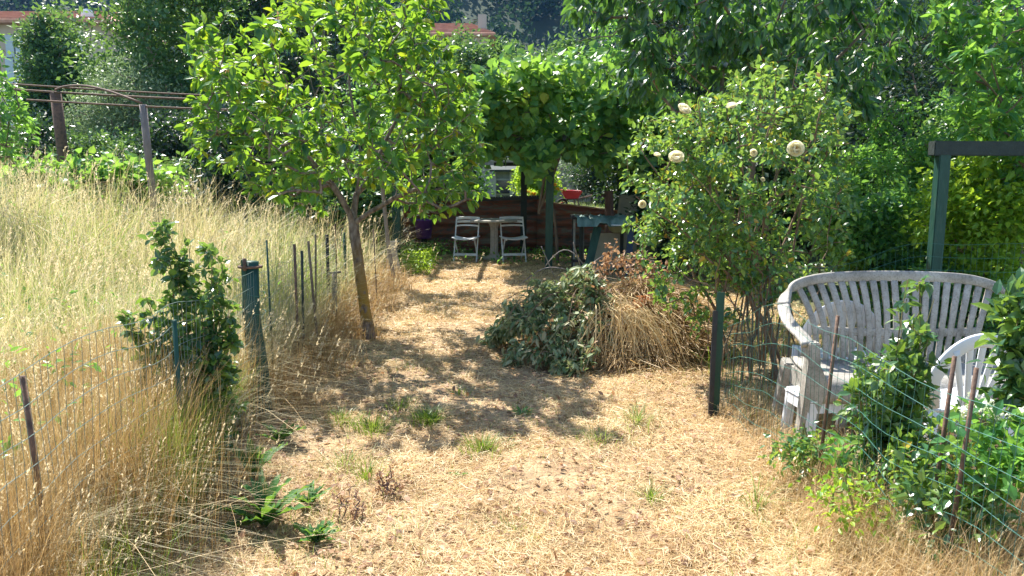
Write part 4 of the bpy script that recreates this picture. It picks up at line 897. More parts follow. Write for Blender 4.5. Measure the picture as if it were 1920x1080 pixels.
# ================================================================== FENCES, POSTS, STAKES
def wire_panel(base, h, dz=.1, dx=.05, sag=.012, mat='wire', parent=None, r=.0011, lo=.03):
    base = [np.array(b, float) for b in base]; seg = [np.linalg.norm(base[i + 1] - base[i]) for i in range(len(base) - 1)]; tot = sum(seg)
    cum = np.concatenate([[0], np.cumsum(seg)])
    def at(sv): return np.array([np.interp(sv, cum, [b[0] for b in base]), np.interp(sv, cum, [b[1] for b in base])])
    def hh(sv): return np.interp(sv, cum, h) if hasattr(h, '__len__') else h
    def pt(sv, f):
        q = at(sv); w_ = sag * (math.sin(sv * 5 + f * 2) + .6 * math.sin(sv * 11 + f * 5)); z = float(gh(q[0], q[1])) + lo + f * (hh(sv) - lo) + sag * .7 * math.sin(sv * 7 + f * 9)
        return (q[0] + w_, q[1], z)
    m = MB(); nh = int(round(max(h) / dz)) if hasattr(h, '__len__') else int(round(h / dz))
    ks = np.linspace(0, tot, max(10, int(tot / .12)))
    for k in range(nh + 1): m.tube([pt(s_, k / nh) for s_ in ks], r * 1.25, 4)
    for s_ in np.arange(0, tot, dx): m.tube([pt(s_ + .004 * math.sin(s_ * 40), f) for f in np.linspace(0, 1, 8)], r, 3)
    return m.build('wire_mesh', M[mat], parent)
def stake(parent, px, ytop, D, r=.007, mat='metal_rust', lean=0.0, label=None, n=6):
    q = P(px, ytop, D); gz = float(gh(q[0], D)); m = MB(); m.tube([(q[0] + lean, D, gz - .1), (q[0] + lean * .4, D, (gz + q[2]) / 2), tuple(q)], r, n); o = m.build('metal_stake', M[mat], parent, True)
    if label: o['label'] = label
    return o
def fences():
    t = thing('wire_fence', 'green wire mesh fence along the tall dry grass at the near left', 'fence', (-1.6, 3.5, 0))
    wire_panel([(-1.45, 1.9), (-1.53, 2.6), (-1.58, 3.6), (-1.64, 4.9)], .95, parent=t, mat='wire_grey')
    stake(t, 42, 705, 2.5, .009, lean=.06); stake(t, 327, 600, 3.5, .012, 'green_metal')
    t = thing('wire_fence', 'low wire fence with many thin crooked stakes left of the fruit tree', 'fence', (-2, 7.5, 0))
    wire_panel([(-1.66, 5.0), (-1.8, 6.2), (-2.0, 8.5), (-2.35, 11)], .9, parent=t, mat='wire_grey', dx=.1)
    for a in [(500, 450, 5.4, .007, 'green_metal'), (552, 458, 6.2, .012, 'metal_rust'), (566, 470, 6.35, .011, 'dark_wood'), (578, 452, 6.6, .012, 'bark'), (592, 440, 7.0, .008, 'bark'), (613, 440, 8.3, .019, 'black'), (628, 420, 9.0, .008, 'metal_rust'), (645, 436, 9.6, .018, 'green_metal'), (700, 430, 9.2, .008, 'bark')]:
        stake(t, a[0], a[1], a[2], a[3], a[4], lean=rng.normal() * .03)
    q = P(627, 512, 8.0); m = MB(); m.tube([(q[0] - .02, 8, 0), tuple(q)], .03, 8); o = m.build('cut_post', M['grey_bark'], t, True); o['label'] = 'short pale cut post'
    m = MB(); m.tube([tuple(q - [.06, 0, 0]), tuple(q + [.07, 0, .01])], .012, 6); m.build('cross_bar', M['grey_bark'], o, True)
    # gate post, left
    D = 4.95; b = P(490, 780, D); tp = P(470, 490, D); t = thing('gate_post', 'thick leaning green wooden post with an iron strap left of the path', 'post', (b[0], D, 0))
    m = MB(); m.tube([(b[0] + .02, D, -.1), (b[0] - .0, D, .35), (b[0] - .035, D, .7), tuple(tp)], [.062, .06, .055, .05], 14); m.build('post', M['green_paint'], t, True)
    m = MB(); tp2 = P(457, 487, D - .04); m.bar((b[0] - .06, D - .03, -.05), tuple(tp2), .028, .028, side=(0, 1, 0)); o = m.build('angle_iron', M['green_metal'], t)
    m = MB(); a = np.linspace(0, 2 * PI, 16); zc = P(0, 500, D)[2]; m.tube([(tp[0] - .005 + .072 * math.cos(k), D + .062 * math.sin(k), zc) for k in a], .009, 6, cap=False); m.tube([(tp[0] - .02, D - .06, zc + .06), (tp[0] - .02, D - .06, zc - .02)], .012, 6); m.build('strap', M['metal_rust'], t, True)
    for zz in (.62, .72, .84):
        m = MB(); m.tube([(tp[0] + .01 + .07 * math.cos(k), D + .064 * math.sin(k), zz + .01 * math.sin(2 * k)) for k in a], .0015, 4, cap=False); m.build('wire_wrap', M['wire'], t)
    # right post
    D = 4.95; q = P(1352, 548, D); t = thing('fence_post', 'dark green metal T profile post in front of the rose bush', 'post', (q[0], D, 0))
    m = MB(); m.bar((q[0] - .01, D, -.1), tuple(q), .05, .006, side=(0, 1, 0)); m.bar((q[0] - .01, D + .02, -.1), tuple(q + [0, .02, 0]), .006, .04, side=(0, 1, 0)); m.build('profile', M['green_metal'], t)
    m = MB(); m.bar((q[0] - .042, D - .01, -.05), (q[0] - .035, D - .01, q[2] - .12), .03, .02, side=(0, 1, 0)); m.build('stay', M['black'], t)
    t = thing('wire_fence', 'green wire mesh fence running past the white bench at the near right', 'fence', (1.45, 3.6, 0))
    wire_panel([(1.37, 4.9), (1.44, 4.2), (1.50, 3.5), (1.60, 2.6), (1.66, 1.9)], [.60, .84, .80, .74, .70], parent=t, sag=.02, mat='wire')
    stake(t, 1571, 592, 3.6, .009, 'metal_rust', lean=-.06); stake(t, 1790, 668, 2.85, .009, lean=-.06); stake(t, 1831, 690, 2.7, .009, lean=-.06); stake(t, 1886, 590, 3.4, .004, 'metal_rust', lean=.0)
    t = thing('wire_fence', 'fine wire mesh fence behind the rose bush stems and bench', 'fence', (2.4, 5.5, 0))
    wire_panel([(1.38, 5.0), (1.9, 5.45), (3.0, 5.55), (4.0, 5.55)], [.72, .9, 1.12, 1.12], parent=t, mat='wire', r=.0009)
fences()
def timber_frame():
    D = 5.75; q = P(1768, 290, D); zt = q[2]; t = thing('timber_frame', 'green painted timber post and beam standing behind the white bench', 'frame', (q[0], D, 0))
    m = MB(); m.bar((q[0], D, -.1), (q[0], D, zt), .085, .08, side=(0, 1, 0)); m.build('post', M['green_paint'], t, bevel=.006)
    e = P(2050, 282, D + .1); m = MB(); m.bar((q[0] - .09, D - .002, zt + .045), (e[0], D + .1, zt + .045), .105, .085, side=(0, 1, 0)); m.build('beam', M['dark_wood'], t, bevel=.006)
    m = MB(); m.bar((e[0], D + .1, -.1), (e[0], D + .1, zt), .105, .1, side=(0, 1, 0)); m.build('post', M['green_paint'], t, bevel=.006)
    q = P(1893, 570, 5.3); m = MB(); m.bar((q[0], 5.3, -.1), tuple(q), .10, .06, side=(0, 1, 0)); tag(m.build('short_post', M['green_metal'], bevel=.006), 'short dark green post just behind the right end of the white bench', 'post')
timber_frame()

# ================================================================== BENCH, CHAIRS, STOOL
def bench():
    t = thing('garden_bench', 'weathered white plastic two seat bench with a fan slatted back beside the fence', 'bench', (2.37, 4.56, .0), R(-3))
    mt = M['bench']; kw = dict(local=True)
    # rail: left arm front -> up round the back -> right arm front
    half = [(-.655, -.30, .60), (-.665, -.24, .635), (-.675, -.12, .655), (-.682, .0, .69), (-.68, .09, .76), (-.655, .16, .845), (-.60, .19, .92), (-.52, .205, .965), (-.40, .21, .99), (-.2, .215, 1.0), (0, .215, 1.003)]
    upv = [(1, 0, .1), (1, 0, .1), (1, 0, .2), (.9, 0, .4), (.8, 0, .65), (.62, 0, .8), (.42, .05, .95), (.25, .1, 1), (.1, .12, 1), (0, .12, 1), (0, .12, 1)]
    pts = half + [(-x, y, z) for x, y, z in half[-2::-1]]; up = upv + [(-a, b, c) for a, b, c in upv[-2::-1]]
    up = [np.array(u) * (1 if i < len(half) else 1) for i, u in enumerate(up)]
    # resample smoothly
    P0 = np.array(pts); U0 = np.array([(abs(u[0]) * (-1 if p[0] > 0 else 1) * 1.0, u[1], u[2]) for u, p in zip(up, pts)]); tt = np.arange(len(P0)); T = np.linspace(0, len(P0) - 1, 90)
    def sm(A):
        B = np.stack([np.interp(T, tt, A[:, k]) for k in range(3)], 1)
        for _ in range(6): B[1:-1] = .25 * B[:-2] + .5 * B[1:-1] + .25 * B[2:]
        return B
    Pp, Uu = sm(P0), sm(U0)
    nrm = abs(Pp[:, 0]) < .6
    iA = int(len(T) * .22); iB = len(T) - iA
    for nm, sl_, wd in (('arm', slice(0, iA + 1), .07), ('top_rail', slice(iA, iB + 1), .075), ('arm', slice(iB, None), .07)):
        m = MB(); m.sweep(Pp[sl_], Uu[sl_], wd, .028); o = m.build(nm, mt, t, True, **kw)
    # slats
    n = 19
    for k in range(n):
        u = -1 + 2 * k / (n - 1); xt = u * .565; xb = u * .45; zi = slice(iA, iB + 1); zt = float(np.interp(xt, Pp[zi, 0], Pp[zi, 2])) - .015
        pp = [(xb + (xt - xb) * (f ** 1.6), .13 + .08 * f + .03 * math.sin(PI * f) * -1, .40 + (zt - .40) * f) for f in np.linspace(0, 1, 12)]
        m = MB(); m.sweep(pp, [(1, 0, 0)] * 12, np.linspace(.030, .040, 12), .016); m.build('slat', mt, t, True, **kw)
    m = MB(); m.sweep([(x, .138 - .0 * x, .585 + .012 * (x / .48) ** 2) for x in np.linspace(-.485, .485, 12)], [(0, 0, 1)] * 12, .045, .022); m.build('back_belt', mt, t, True, **kw)
    # seat with rolled front and apron
    xs = np.linspace(-.60, .60, 26); prof = [(.15, .425), (.05, .405), (-.08, .40), (-.2, .412), (-.27, .41), (-.305, .385), (-.31, .34), (-.306, .295)]
    V = [(x, y, z + .008 * math.cos(x * 11) * (y > -.2)) for x in xs for y, z in prof]; k = len(prof)
    o = build('seat', V, [[[i * k + j, (i + 1) * k + j, (i + 1) * k + j + 1, i * k + j + 1] for i in range(len(xs) - 1) for j in range(k - 1)]], mt, t, True, local=True); o.modifiers.new('thickness', 'SOLIDIFY').thickness = .012
    for s in (-1, 1):
        # front leg: angled shell with a wide side face and a front face
        m = MB(); V = []
        for z, w_, dd, ox, oy in ((.615, .06, .075, .655, -.285), (.5, .065, .085, .655, -.285), (.41, .12, .10, .665, -.28), (.30, .105, .095, .668, -.275), (.0, .07, .07, .69, -.26)):
            for i, j in ((-1, -1), (1, -1), (1, 1), (-1, 1)): V.append((s * (ox + .0) - s * (w_ / 2) + s * 0 + i * w_ / 2, oy + j * dd / 2, z))
        m.add(V, [[[a * 4 + b, a * 4 + (b + 1) % 4, (a + 1) * 4 + (b + 1) % 4, (a + 1) * 4 + b] for a in range(4) for b in range(4)] + [[3, 2, 1, 0], [16, 17, 18, 19]]]); m.build('leg', mt, t, bevel=.006, **kw)
        m = MB(); m.bar((s * .62, .14, .42), (s * .65, .24, 0), .09, .06, side=(1, 0, 0), w2=.06); m.build('leg', mt, t, bevel=.008, **kw)
        m = MB(); m.bar((s * .60, -.2, .35), (s * .60, .16, .35), .03, .10, side=(0, 0, 1)); m.build('side_apron', mt, t, **kw)
    m = MB(); m.box((0.02, -.02, .2), (.1, .05, .4)); o = m.build('middle_leg', M['brown_wood'], t, **kw); o['label'] = 'brown wooden prop under the middle of the seat'
    for o in t.children:
        n = len(o.data.vertices); co = np.zeros(n * 3); o.data.vertices.foreach_get('co', co); co = co.reshape(-1, 3)
        co[:, 2] = np.interp(co[:, 2], [0, .43, .62, .69, 1.003, 1.1], [0, .46, .672, .735, .975, 1.07]); co[:, 0] *= 1.04; co[:, 1] *= 1.06
        o.data.vertices.foreach_set('co', co.ravel()); o.data.update()
bench()
def fan_chair(label, loc, rz, group=None):
    """armless white plastic chair; local -y is the sitter's front"""
    t = thing('plastic_chair', label, 'chair', loc, rz, group); mt = M['white_plastic']; kw = dict(local=True)
    a = np.linspace(-1.25, 1.25, 40); pts = [(.225 * math.sin(k) / math.sin(1.25) * (1 if abs(k) < 1.2 else 1), .23, .58 + .21 * (math.cos(k) - math.cos(1.25)) / (1 - math.cos(1.25))) for k in a]
    pts = [(-.205, .19, .43)] + [(p[0], .19 + .06 * (p[2] - .43) / .38, p[2]) for p in pts] + [(.205, .19, .43)]
    Pp = np.array(pts); cen = np.array([0, .22, .5]); up = unit(Pp - cen); m = MB(); m.sweep(Pp, up, .07, .02); m.build('back_frame', mt, t, True, **kw)
    for k in range(5):
        u = (k - 2) / 2; m = MB(); m.sweep([(u * (.05 + .09 * f), .19 + .055 * f, .44 + (.34 - .04 * u * u) * f) for f in np.linspace(0, 1, 8)], [(1, 0, 0)] * 8, np.linspace(.025, .036, 8), .012); m.build('slat', mt, t, True, **kw)
    xs = np.linspace(-.21, .21, 12); ys = np.linspace(-.22, .2, 12); V = [(x * (1.05 - .1 * (y + .2)), y, .43 - .012 * math.cos(x * 7) - .06 * max(0, (-y - .17) / .05) ** 2 * .3) for x in xs for y in ys]
    o = build('seat', V, [[[i * 12 + j, (i + 1) * 12 + j, (i + 1) * 12 + j + 1, i * 12 + j + 1] for i in range(11) for j in range(11)]], mt, t, True, local=True); o.modifiers.new('thickness', 'SOLIDIFY').thickness = .014
    for sx in (-1, 1):
        for sy in (-1, 1):
            m = MB(); m.sweep([(sx * .195, sy * .18, .425), (sx * .205, sy * .19, .3), (sx * .225, sy * .205, .15), (sx * .25, sy * .23, 0)], [(1, 0, 0)] * 4, [.075, .06, .05, .042], .03); m.build('leg', mt, t, True, **kw)
    return t
q = P(1812, 700, 3.85); fan_chair('bright white plastic chair with its fan shaped back turned to us before the bench', (q[0], 4.0, .0), R(184), 'small white plastic chairs')
q = P(1560, 600, 5.15); fan_chair('white plastic chair hidden behind the slats of the weathered bench', (q[0] + .02, 5.15, -.02), R(170), 'small white plastic chairs')
def stool():
    t = thing('plastic_stool', 'low white plastic stool under the left half of the bench', 'stool', (P(1600, 0, 4.4)[0], 4.42, -.0), R(8)); mt = M['white_paint']; kw = dict(local=True)
    m = MB(); m.box((0, 0, .325), (.40, .30, .03)); m.build('top', mt, t, bevel=.012, **kw)
    m = MB(); 
    for s in (-1, 1): m.box((0, s * .14, .285), (.38, .012, .06)); m.box((s * .19, 0, .285), (.012, .27, .06))
    m.build('apron', mt, t, **kw)
    for sx in (-1, 1):
        for sy in (-1, 1): m = MB(); m.bar((sx * .165, sy * .12, .31), (sx * .185, sy * .14, 0), .06, .04, side=(0, 1, 0)); m.build('leg', mt, t, bevel=.008, **kw)
stool()

# ================================================================== SMALLER PLANTS
def sprouts(name, label, cat, base, ends, leafm, L0, L1, per=14, kind='ovate', asp=.7, stem='green_stem', group=None, tw=60, spread=.06, droop=.1, low=.15, mb=None, r0=.004):
    base = np.array(base, float); t = thing(name, label, cat, base, group=group); s = Skel(); s.line([base]); s.twigs = []; P_all = []
    for e in ends:
        e = np.array(e, float); a = base + np.array([(e[0] - base[0]) * .35 + rng.normal() * .03, (e[1] - base[1]) * .35 + rng.normal() * .03, 0]); m = 10; st = len(s.p)
        s.line([a + (e - a) * np.array([(k / m) ** 1.3, (k / m) ** 1.3, k / m]) + rng.normal(size=3) * .008 for k in range(m + 1)], 0)
    T = []
    for e in ends:
        e = np.array(e); a = base + (e - base) * .35; a[2] = base[2]
        for _ in range(tw // len(ends) + 1):
            f = rng.uniform(low, 1.0); T.append(a + (e - a) * np.array([f ** 1.3, f ** 1.3, f]) + rng.normal(size=3) * spread * (1.3 - f * .7) * np.array([1, 1, .4]))
    s.grow(np.array(T), .06, .006, 0, .0); V, F = s.geo(np.minimum(s.radii(.0018, 2.3), .008), 5, .0012); build('stems', V, F, M[stem], t, True)
    pos, out = s.leafspots(per, 1, .012); ax, nr = hang(out, droop, .5); L = rng.uniform(L0, L1, len(pos)); leaves('foliage', pos, ax, nr, L, L * asp, kind, leafm, t)
    return t
e = [P(300, 408, 4.0), P(318, 440, 4.0), P(352, 470, 4.0), P(395, 462, 4.05), P(415, 500, 4.1), P(330, 510, 3.95), P(372, 540, 3.95), P(280, 560, 3.95), P(240, 590, 3.9), P(430, 580, 4.1), P(300, 640, 3.9), P(350, 660, 3.85), P(400, 680, 3.9), P(270, 720, 3.85), P(330, 760, 3.8), P(385, 780, 3.85)]
sprouts('privet_shrub', 'upright blue green leafy shrub growing through the fence left of the leaning green post', 'shrub', (P(350, 0, 3.95)[0], 3.95, 0), e, M['sprout_leaf'], .035, .062, per=11, tw=420, asp=.7, spread=.055, low=.25)
e = [P(1700, 520, 3.5), P(1735, 530, 3.5), P(1750, 560, 3.55), P(1690, 590, 3.45), P(1725, 600, 3.4), P(1660, 690, 3.3), P(1610, 640, 3.4), P(1740, 640, 3.4), P(1715, 700, 3.35), P(1650, 740, 3.3), P(1700, 780, 3.3)]
sprouts('climbing_plant', 'glossy green climbing plant on the wire fence in front of the bench', 'climbing plant', (P(1725, 0, 3.45)[0], 3.45, 0), e, M['sprout_leaf'], .04, .075, per=9, tw=140, asp=.6, spread=.05, low=.2)
for lab, px, py, D, rx, rz, mt, L in [
    ('thin leafy rose shoots rising over the stool in front of the bench', 1655, 745, 3.45, .17, .22, 'rose_leaf', .045),
    ('loose pale weeds at the fence foot before the left bench leg', 1510, 870, 3.7, .16, .12, 'rose_leaf', .035),
    ('leafy shoots between the two rusty stakes at the lower right', 1810, 960, 2.75, .22, .16, 'sprout_leaf', .05),
    ('low leafy bramble at the foot of the fence in front of the stool', 1650, 860, 3.35, .24, .15, 'hedge_leaf', .05),
    ('leafy bramble around the legs of the bright white chair', 1770, 850, 3.1, .24, .20, 'rose_leaf', .05),
    ('large leafed plant at the right edge beside the bench', 1925, 660, 3.0, .11, .34, 'sprout_leaf', .075),
    ('leafy plant in the lower right corner behind the wire', 1900, 860, 2.7, .2, .2, 'hedge_leaf', .055),
    ('small pale green bramble seedling at the fence foot near the bottom', 1590, 935, 3.05, .20, .12, 'bright_leaf', .032)]:
    bgtree(lab, px, py, D, rx, rz, M[mt], 36, 8 if mt == 'bright_leaf' else 19, L, 'ovate', tipr=.0016, name='bramble', cat='bramble', fork=.2, off=.035, aspect=.6, group='leafy plants along the right wire fence', bark='green_stem')
q = [P(1850, 765, 2.9), P(1812, 775, 2.95), P(1868, 775, 2.85), P(1835, 752, 2.95)]; t = thing('white_flower_head', 'small creamy flower heads above the bramble by the right wire fence', 'flower', (q[0][0], 2.9, 0)); m = MB()
for c in q:
    m = MB(); m.tube([(c[0], 2.9, .2), tuple(c)], .003, 5); m.build('stem', M['green_stem'], t); pp = c + rng.normal(size=(50, 3)) * [.02, .02, .012]; leaves('flower_head', pp, rdir(50), rdir(50), .015, .013, 'diamond', M['white_flower'], t)

def rosette(label, px, py, n, L, W, mat='weed_leaf', up=.9, name='dock_plant', group='broad leaved weeds beside the path'):
    q = G(px, py); b = np.array([q[0], q[1], float(gh(q[0], q[1]))]); t = thing(name, label, 'weed', b, group=group); Vs = MB()
    for k in range(n):
        a = rng.uniform(0, 2 * PI); l = L * rng.uniform(.6, 1.1); el = up * rng.uniform(.6, 1.2); tt = np.linspace(0, 1, 9); d = np.array([math.cos(a), math.sin(a), 0]); s_ = np.array([-math.sin(a), math.cos(a), 0])
        c = b + d * (l * math.cos(el) * tt[:, None] + l * .25 * tt[:, None] ** 2) + np.array([0, 0, 1]) * (l * math.sin(el) * tt[:, None] * (1 - .35 * tt[:, None]))
        w_ = W * np.sin(PI * np.clip(tt, .04, .98) ** .75) * rng.uniform(.7, 1.1); rf = .2 * W * np.sin(tt * 19 + k)
        V = np.stack([c - s_ * w_[:, None] / 2 + [0, 0, 1] * (w_ * .25 + rf)[:, None], c, c + s_ * w_[:, None] / 2 + [0, 0, 1] * (w_ * .25 - rf)[:, None]], 1).reshape(-1, 3)
        Vs.add(V, [[[i * 3 + j, i * 3 + j + 1, (i + 1) * 3 + j + 1, (i + 1) * 3 + j] for i in range(8) for j in range(2)]])
    Vs.build('leaf_rosette', M[mat], t, True)
rosette('tall dock plant with long broad green leaves at the foot of the tall grass', 500, 990, 18, .33, .06, up=1.3)
rosette('dock plant with upright leaves just below the leaning green post', 475, 905, 12, .30, .05, up=1.25)
rosette('bright green leafy weed at the bottom left of the path', 590, 1020, 26, .15, .032, up=1.25)
rosette('small round headed green weed on the path left of the bottom centre', 580, 955, 22, .15, .028, up=1.25)
rosette('bright green weed beside the foot of the leaning green post', 525, 840, 18, .22, .035, up=1.35)
rosette('low broad silvery leaf plant lying at the bottom of the tall grass', 400, 1010, 8, .24, .04, up=.35, mat='grass_mid')
rosette('tiny green weed in the middle of the sunlit path', 862, 890, 8, .055, .02, up=.9)
rosette('small green weed at the edge of the shade below the brush pile', 978, 775, 12, .10, .02, up=.6)
for lab, px, py in [('reddish dried weed on the left of the sunlit path', 655, 975), ('reddish dried weed stub left of the path centre', 725, 930)]:
    q = G(px, py); sprouts('dried_weed', lab, 'weed', (q[0], q[1], 0), [q + [.04, 0, .14], q + [-.05, .02, .12], q + [.01, .03, .16], q + [.07, 0, .07]], M['dead_leaf'], .012, .025, per=5, tw=22, spread=.02, stem='brown_wood', group='reddish dried weeds')
def tuft(label, px, py, n, h, rad, mat='grass_green', bend=.6):
    q = G(px, py); t = thing('grass_tuft', label, 'grass tuft', (q[0], q[1], float(gh(q[0], q[1]))), group='green grass tufts on the path'); r = np.abs(rng.normal(size=n)) * rad; a = rng.uniform(0, 2 * PI, n)
    root = np.stack([q[0] + r * np.cos(a), q[1] + r * np.sin(a), np.full(n, float(gh(q[0], q[1])) - .005)], 1)
    V, F, _, _ = blades(root, a + rng.normal(size=n) * .4, rng.uniform(.5, 1.1, n) * h, rng.uniform(.2, bend * 2, n), rng.uniform(.003, .006, n), 5); build('blades', V, F, M[mat], t)
tuft('dense dark green grass tuft at the edge of the tree shade', 805, 795, 330, .13, .06)
tuft('light green grass tuft on the sunlit path near its centre', 905, 850, 230, .11, .07)
tuft('spreading green grass tuft left of the dense dark green tuft', 700, 800, 300, .14, .09)
tuft('sparse green grass tuft on the right half of the path', 1218, 940, 60, .13, .04)
tuft('thin green grass tuft below the brush pile on the right', 1195, 800, 120, .17, .09, 'grass_mid')
tuft('long blades of green grass leaning at the foot of the right fence', 1420, 960, 26, .24, .03, bend=1.0)
tuft('thin green grass tuft beside the left weeds', 690, 900, 60, .16, .04)
tuft('wide loose green tuft just right of the leaning green post foot', 640, 790, 140, .12, .10)
tuft('faint green tuft in the shade left of the brush pile', 860, 735, 50, .09, .06)
tuft('pale green tuft on the right side of the path below the hay', 1125, 830, 90, .14, .09, 'grass_mid')
tuft('faint yellow green patch in the sunny foreground', 960, 985, 160, .07, .12, 'grass_mid')
tuft('low green tuft beside the path left of the fruit tree shade', 745, 765, 120, .10, .08)
tuft('small yellowish grass tuft in the middle of the path', 650, 870, 110, .12, .10, 'grass_mid')

# ================================================================== GRASS, STRAW, LITTER (uncountable)
def scatter(n, y0, y1, xf, p=1.0):
    u = rng.random(n); y = y0 * (y1 / y0) ** u if p == 1 else (y0 ** (1 - p) + u * (y1 ** (1 - p) - y0 ** (1 - p))) ** (1 / (1 - p))
    lo, hi = xf(y); x = lo + (hi - lo) * rng.random(n); return x, y
# dry litter on the path
n = 230000; x, y = scatter(n, 2.6, 15.5, lambda y: (np.full_like(y, -1.9) - .03 * y, np.minimum(1.1 + .42 * y, 3.6)), 1.5)
patch = np.sin(x * 3.1 + np.sin(y * 2.3)) * np.sin(y * 2.7 + np.sin(x * 1.9)) + .5 * np.sin(x * 7 + 1) * np.sin(y * 6)
keep = rng.random(n) < np.clip(.66 + .55 * patch, .12, 1); x, y = x[keep], y[keep]; n = len(x)
sz = np.clip(y / 5, .8, 2.2)
V, F = lying(np.stack([x, y, gh(x, y) + rng.uniform(.001, .022, n)], 1), rng.uniform(0, 2 * PI, n), rng.gamma(2.2, .028, n) * sz ** .3, rng.uniform(.0016, .0032, n) * sz, rng.uniform(0, .012, n))
tag(build('dry_straw', V, F, M['straw']), kind='stuff')
# short standing stubble
n = 70000; x, y = scatter(n, 2.6, 14.5, lambda y: (np.full_like(y, -1.8), np.minimum(1.0 + .4 * y, 3.4)), 1.4)
patch = np.sin(x * 2.3 + 2) * np.sin(y * 1.9 + 1) + .6 * np.sin(x * 5.3) * np.sin(y * 4.1); keep = rng.random(n) < np.clip(.42 + .5 * patch, .05, 1); x, y = x[keep], y[keep]; n = len(x); sz = np.clip(y / 5, .8, 2.2)
V, F, _, _ = blades(np.stack([x, y, gh(x, y) - .003], 1), rng.uniform(0, 2 * PI, n), rng.gamma(3, .013, n), rng.uniform(.1, 1.3, n), rng.uniform(.0016, .003, n) * sz, 3)
tag(build('short_dry_grass', V, F, M['straw']), kind='stuff')
n = 15000; x, y = scatter(n, 2.7, 13, lambda y: (np.full_like(y, -1.7), np.full_like(y, 2.0)), 1.3); patch = np.sin(x * 2.9 + 4) * np.sin(y * 2.2 + .5); keep = rng.random(n) < np.clip(.18 + .8 * patch, .03, 1); x, y = x[keep], y[keep]; n = len(x)
V, F, _, _ = blades(np.stack([x, y, gh(x, y) - .003], 1), rng.uniform(0, 2 * PI, n), rng.uniform(.03, .09, n), rng.uniform(.1, 1., n), rng.uniform(.002, .004, n), 3)
tag(build('short_green_grass', V, F, M['grass_mid']), kind='stuff')
# fallen leaves
n = 7000; x, y = scatter(n, 2.8, 14.5, lambda y: (np.full_like(y, -1.8), np.full_like(y, 2.3)), 1.3); ax = rdir(n) * [1, 1, .25]; L = rng.uniform(.015, .055, n)
tag(leaves('fallen_leaves', np.stack([x, y, gh(x, y) + .018], 1), ax, unit(rdir(n) * .5 + [0, 0, 1]), L, L * .6, 'ovate', M['dead_leaf']), kind='stuff')

def tall(name, n, y0, y1, xf, hf, mat, wd, bend=(.1, .9), dens=None, heads=0.0, p=1.2, seg=5, headmat='seed'):
    x, y = scatter(n, y0, y1, xf, p)
    if dens is not None: k = rng.random(n) < dens(x, y); x, y = x[k], y[k]
    n = len(x); g = gh(x, y); h = hf(x, y) * rng.uniform(.45, 1.05, n); az = rng.normal(size=n) * 1.3 - .3; bd = rng.uniform(*bend, n) ** 1.3; sz = np.clip(y / 4, .75, 2.6)
    V, F, tip, d = blades(np.stack([x, y, g - .01], 1), az, h, bd, rng.uniform(wd * .6, wd * 1.2, n) * sz, seg)
    o = tag(build(name, V, F, M[mat]), kind='stuff')
    if heads:
        k = np.nonzero(rng.random(n) < heads)[0]; rep = 12; c = np.repeat(tip[k], rep, 0); dd = np.repeat(d[k], rep, 0); f = rng.uniform(-.02, .11, len(c)); c = c - (np.array([0, 0, .8]) * f[:, None] + dd * .35 * f[:, None]); L = rng.uniform(.010, .024, len(c)) * np.repeat(sz[k], rep) ** .6
        ax = unit(dd * .5 + [0, 0, .9] + rng.normal(size=(len(c), 3)) * .35); q = tag(leaves('grass_seed_heads', c, ax, rdir(len(c)), L, L * .3, 'diamond', M[headmat]), kind='stuff')
fl = lambda y: -1.68 - .035 * (y - 5) * (y > 5) - .02
near_h = lambda x, y: np.interp(y, [2, 4, 6, 10, 15], [.80, 1.0, 1.15, 1.32, 1.3]) * np.clip(.6 + (-1.6 - x) * .8, .55, 1.0) * (1 + .16 * np.sin(x * 2.1 + y * .9) * np.sin(y * 1.6 - x) + .08 * np.sin(x * 6 + 2 * y))
blob = lambda a, b, c: (lambda x, y: np.clip(.5 + a * np.sin(x * b + np.sin(y * 1.7)) * np.sin(y * c + x), .08, 1))
tall('tall_dry_grass', 54000, 2.0, 15, lambda y: (-.78 * y - .5, fl(y)), near_h, 'tall_dry', .0040, (.08, 1.0), blob(.5, 1.6, 1.3), .20)
tall('tangled_dry_grass', 15000, 2.6, 14, lambda y: (-.78 * y - .5, fl(y) - .9), lambda x, y: near_h(x, y) * 1.05, 'tall_dry', .0040, (.7, 1.9), blob(.6, 1.3, 1.1), .1)
tall('tall_green_grass', 46000, 2.6, 15, lambda y: (-.78 * y - .5, fl(y) - .25), lambda x, y: near_h(x, y) * .82, 'grass_mid', .0046, (.1, 1.0), blob(.6, 1.1, .9), .0)
edge = lambda x, y, e: np.clip((e + .16 * np.sin(y * 4.3) + .10 * np.sin(y * 11 + 1) - x) / .35, 0, 1)
tall('brown_dry_grass', 52000, 1.7, 5.6, lambda y: (np.maximum(-.75 * y - .3, -2.6), np.full_like(y, -1.0)), lambda x, y: np.interp(y, [2, 3, 4, 5.4], [.74, .82, .88, .7]) * np.clip(.5 + (-1.15 - x) * 1.5, .4, 1), 'rust_dry', .0036, (.03, .55), lambda x, y: (1 - .8 * np.exp(-((x + 1.42) / .22) ** 2 - ((y - 3.6) / .6) ** 2)) * edge(x, y, -1.28 - .45 * sstep(3.5, 4.2, y)) * np.interp(x, [-1.7, -1.3, -1.1], [1, .7, .35]), .02)
tall('dark_green_grass', 9000, 1.9, 5.4, lambda y: (np.maximum(-.75 * y - .3, -2.3), np.full_like(y, -.8)), lambda x, y: np.full_like(x, .46) * np.clip(.4 + (-.9 - x) * 1.5, .35, 1), 'grass_green', .0046, (.1, .9), lambda x, y: edge(x, y, -1.0 - .75 * sstep(3.5, 4.2, y)) * np.clip(.25 + .6 * np.sin(x * 4 + y * 3), .02, 1), .0)
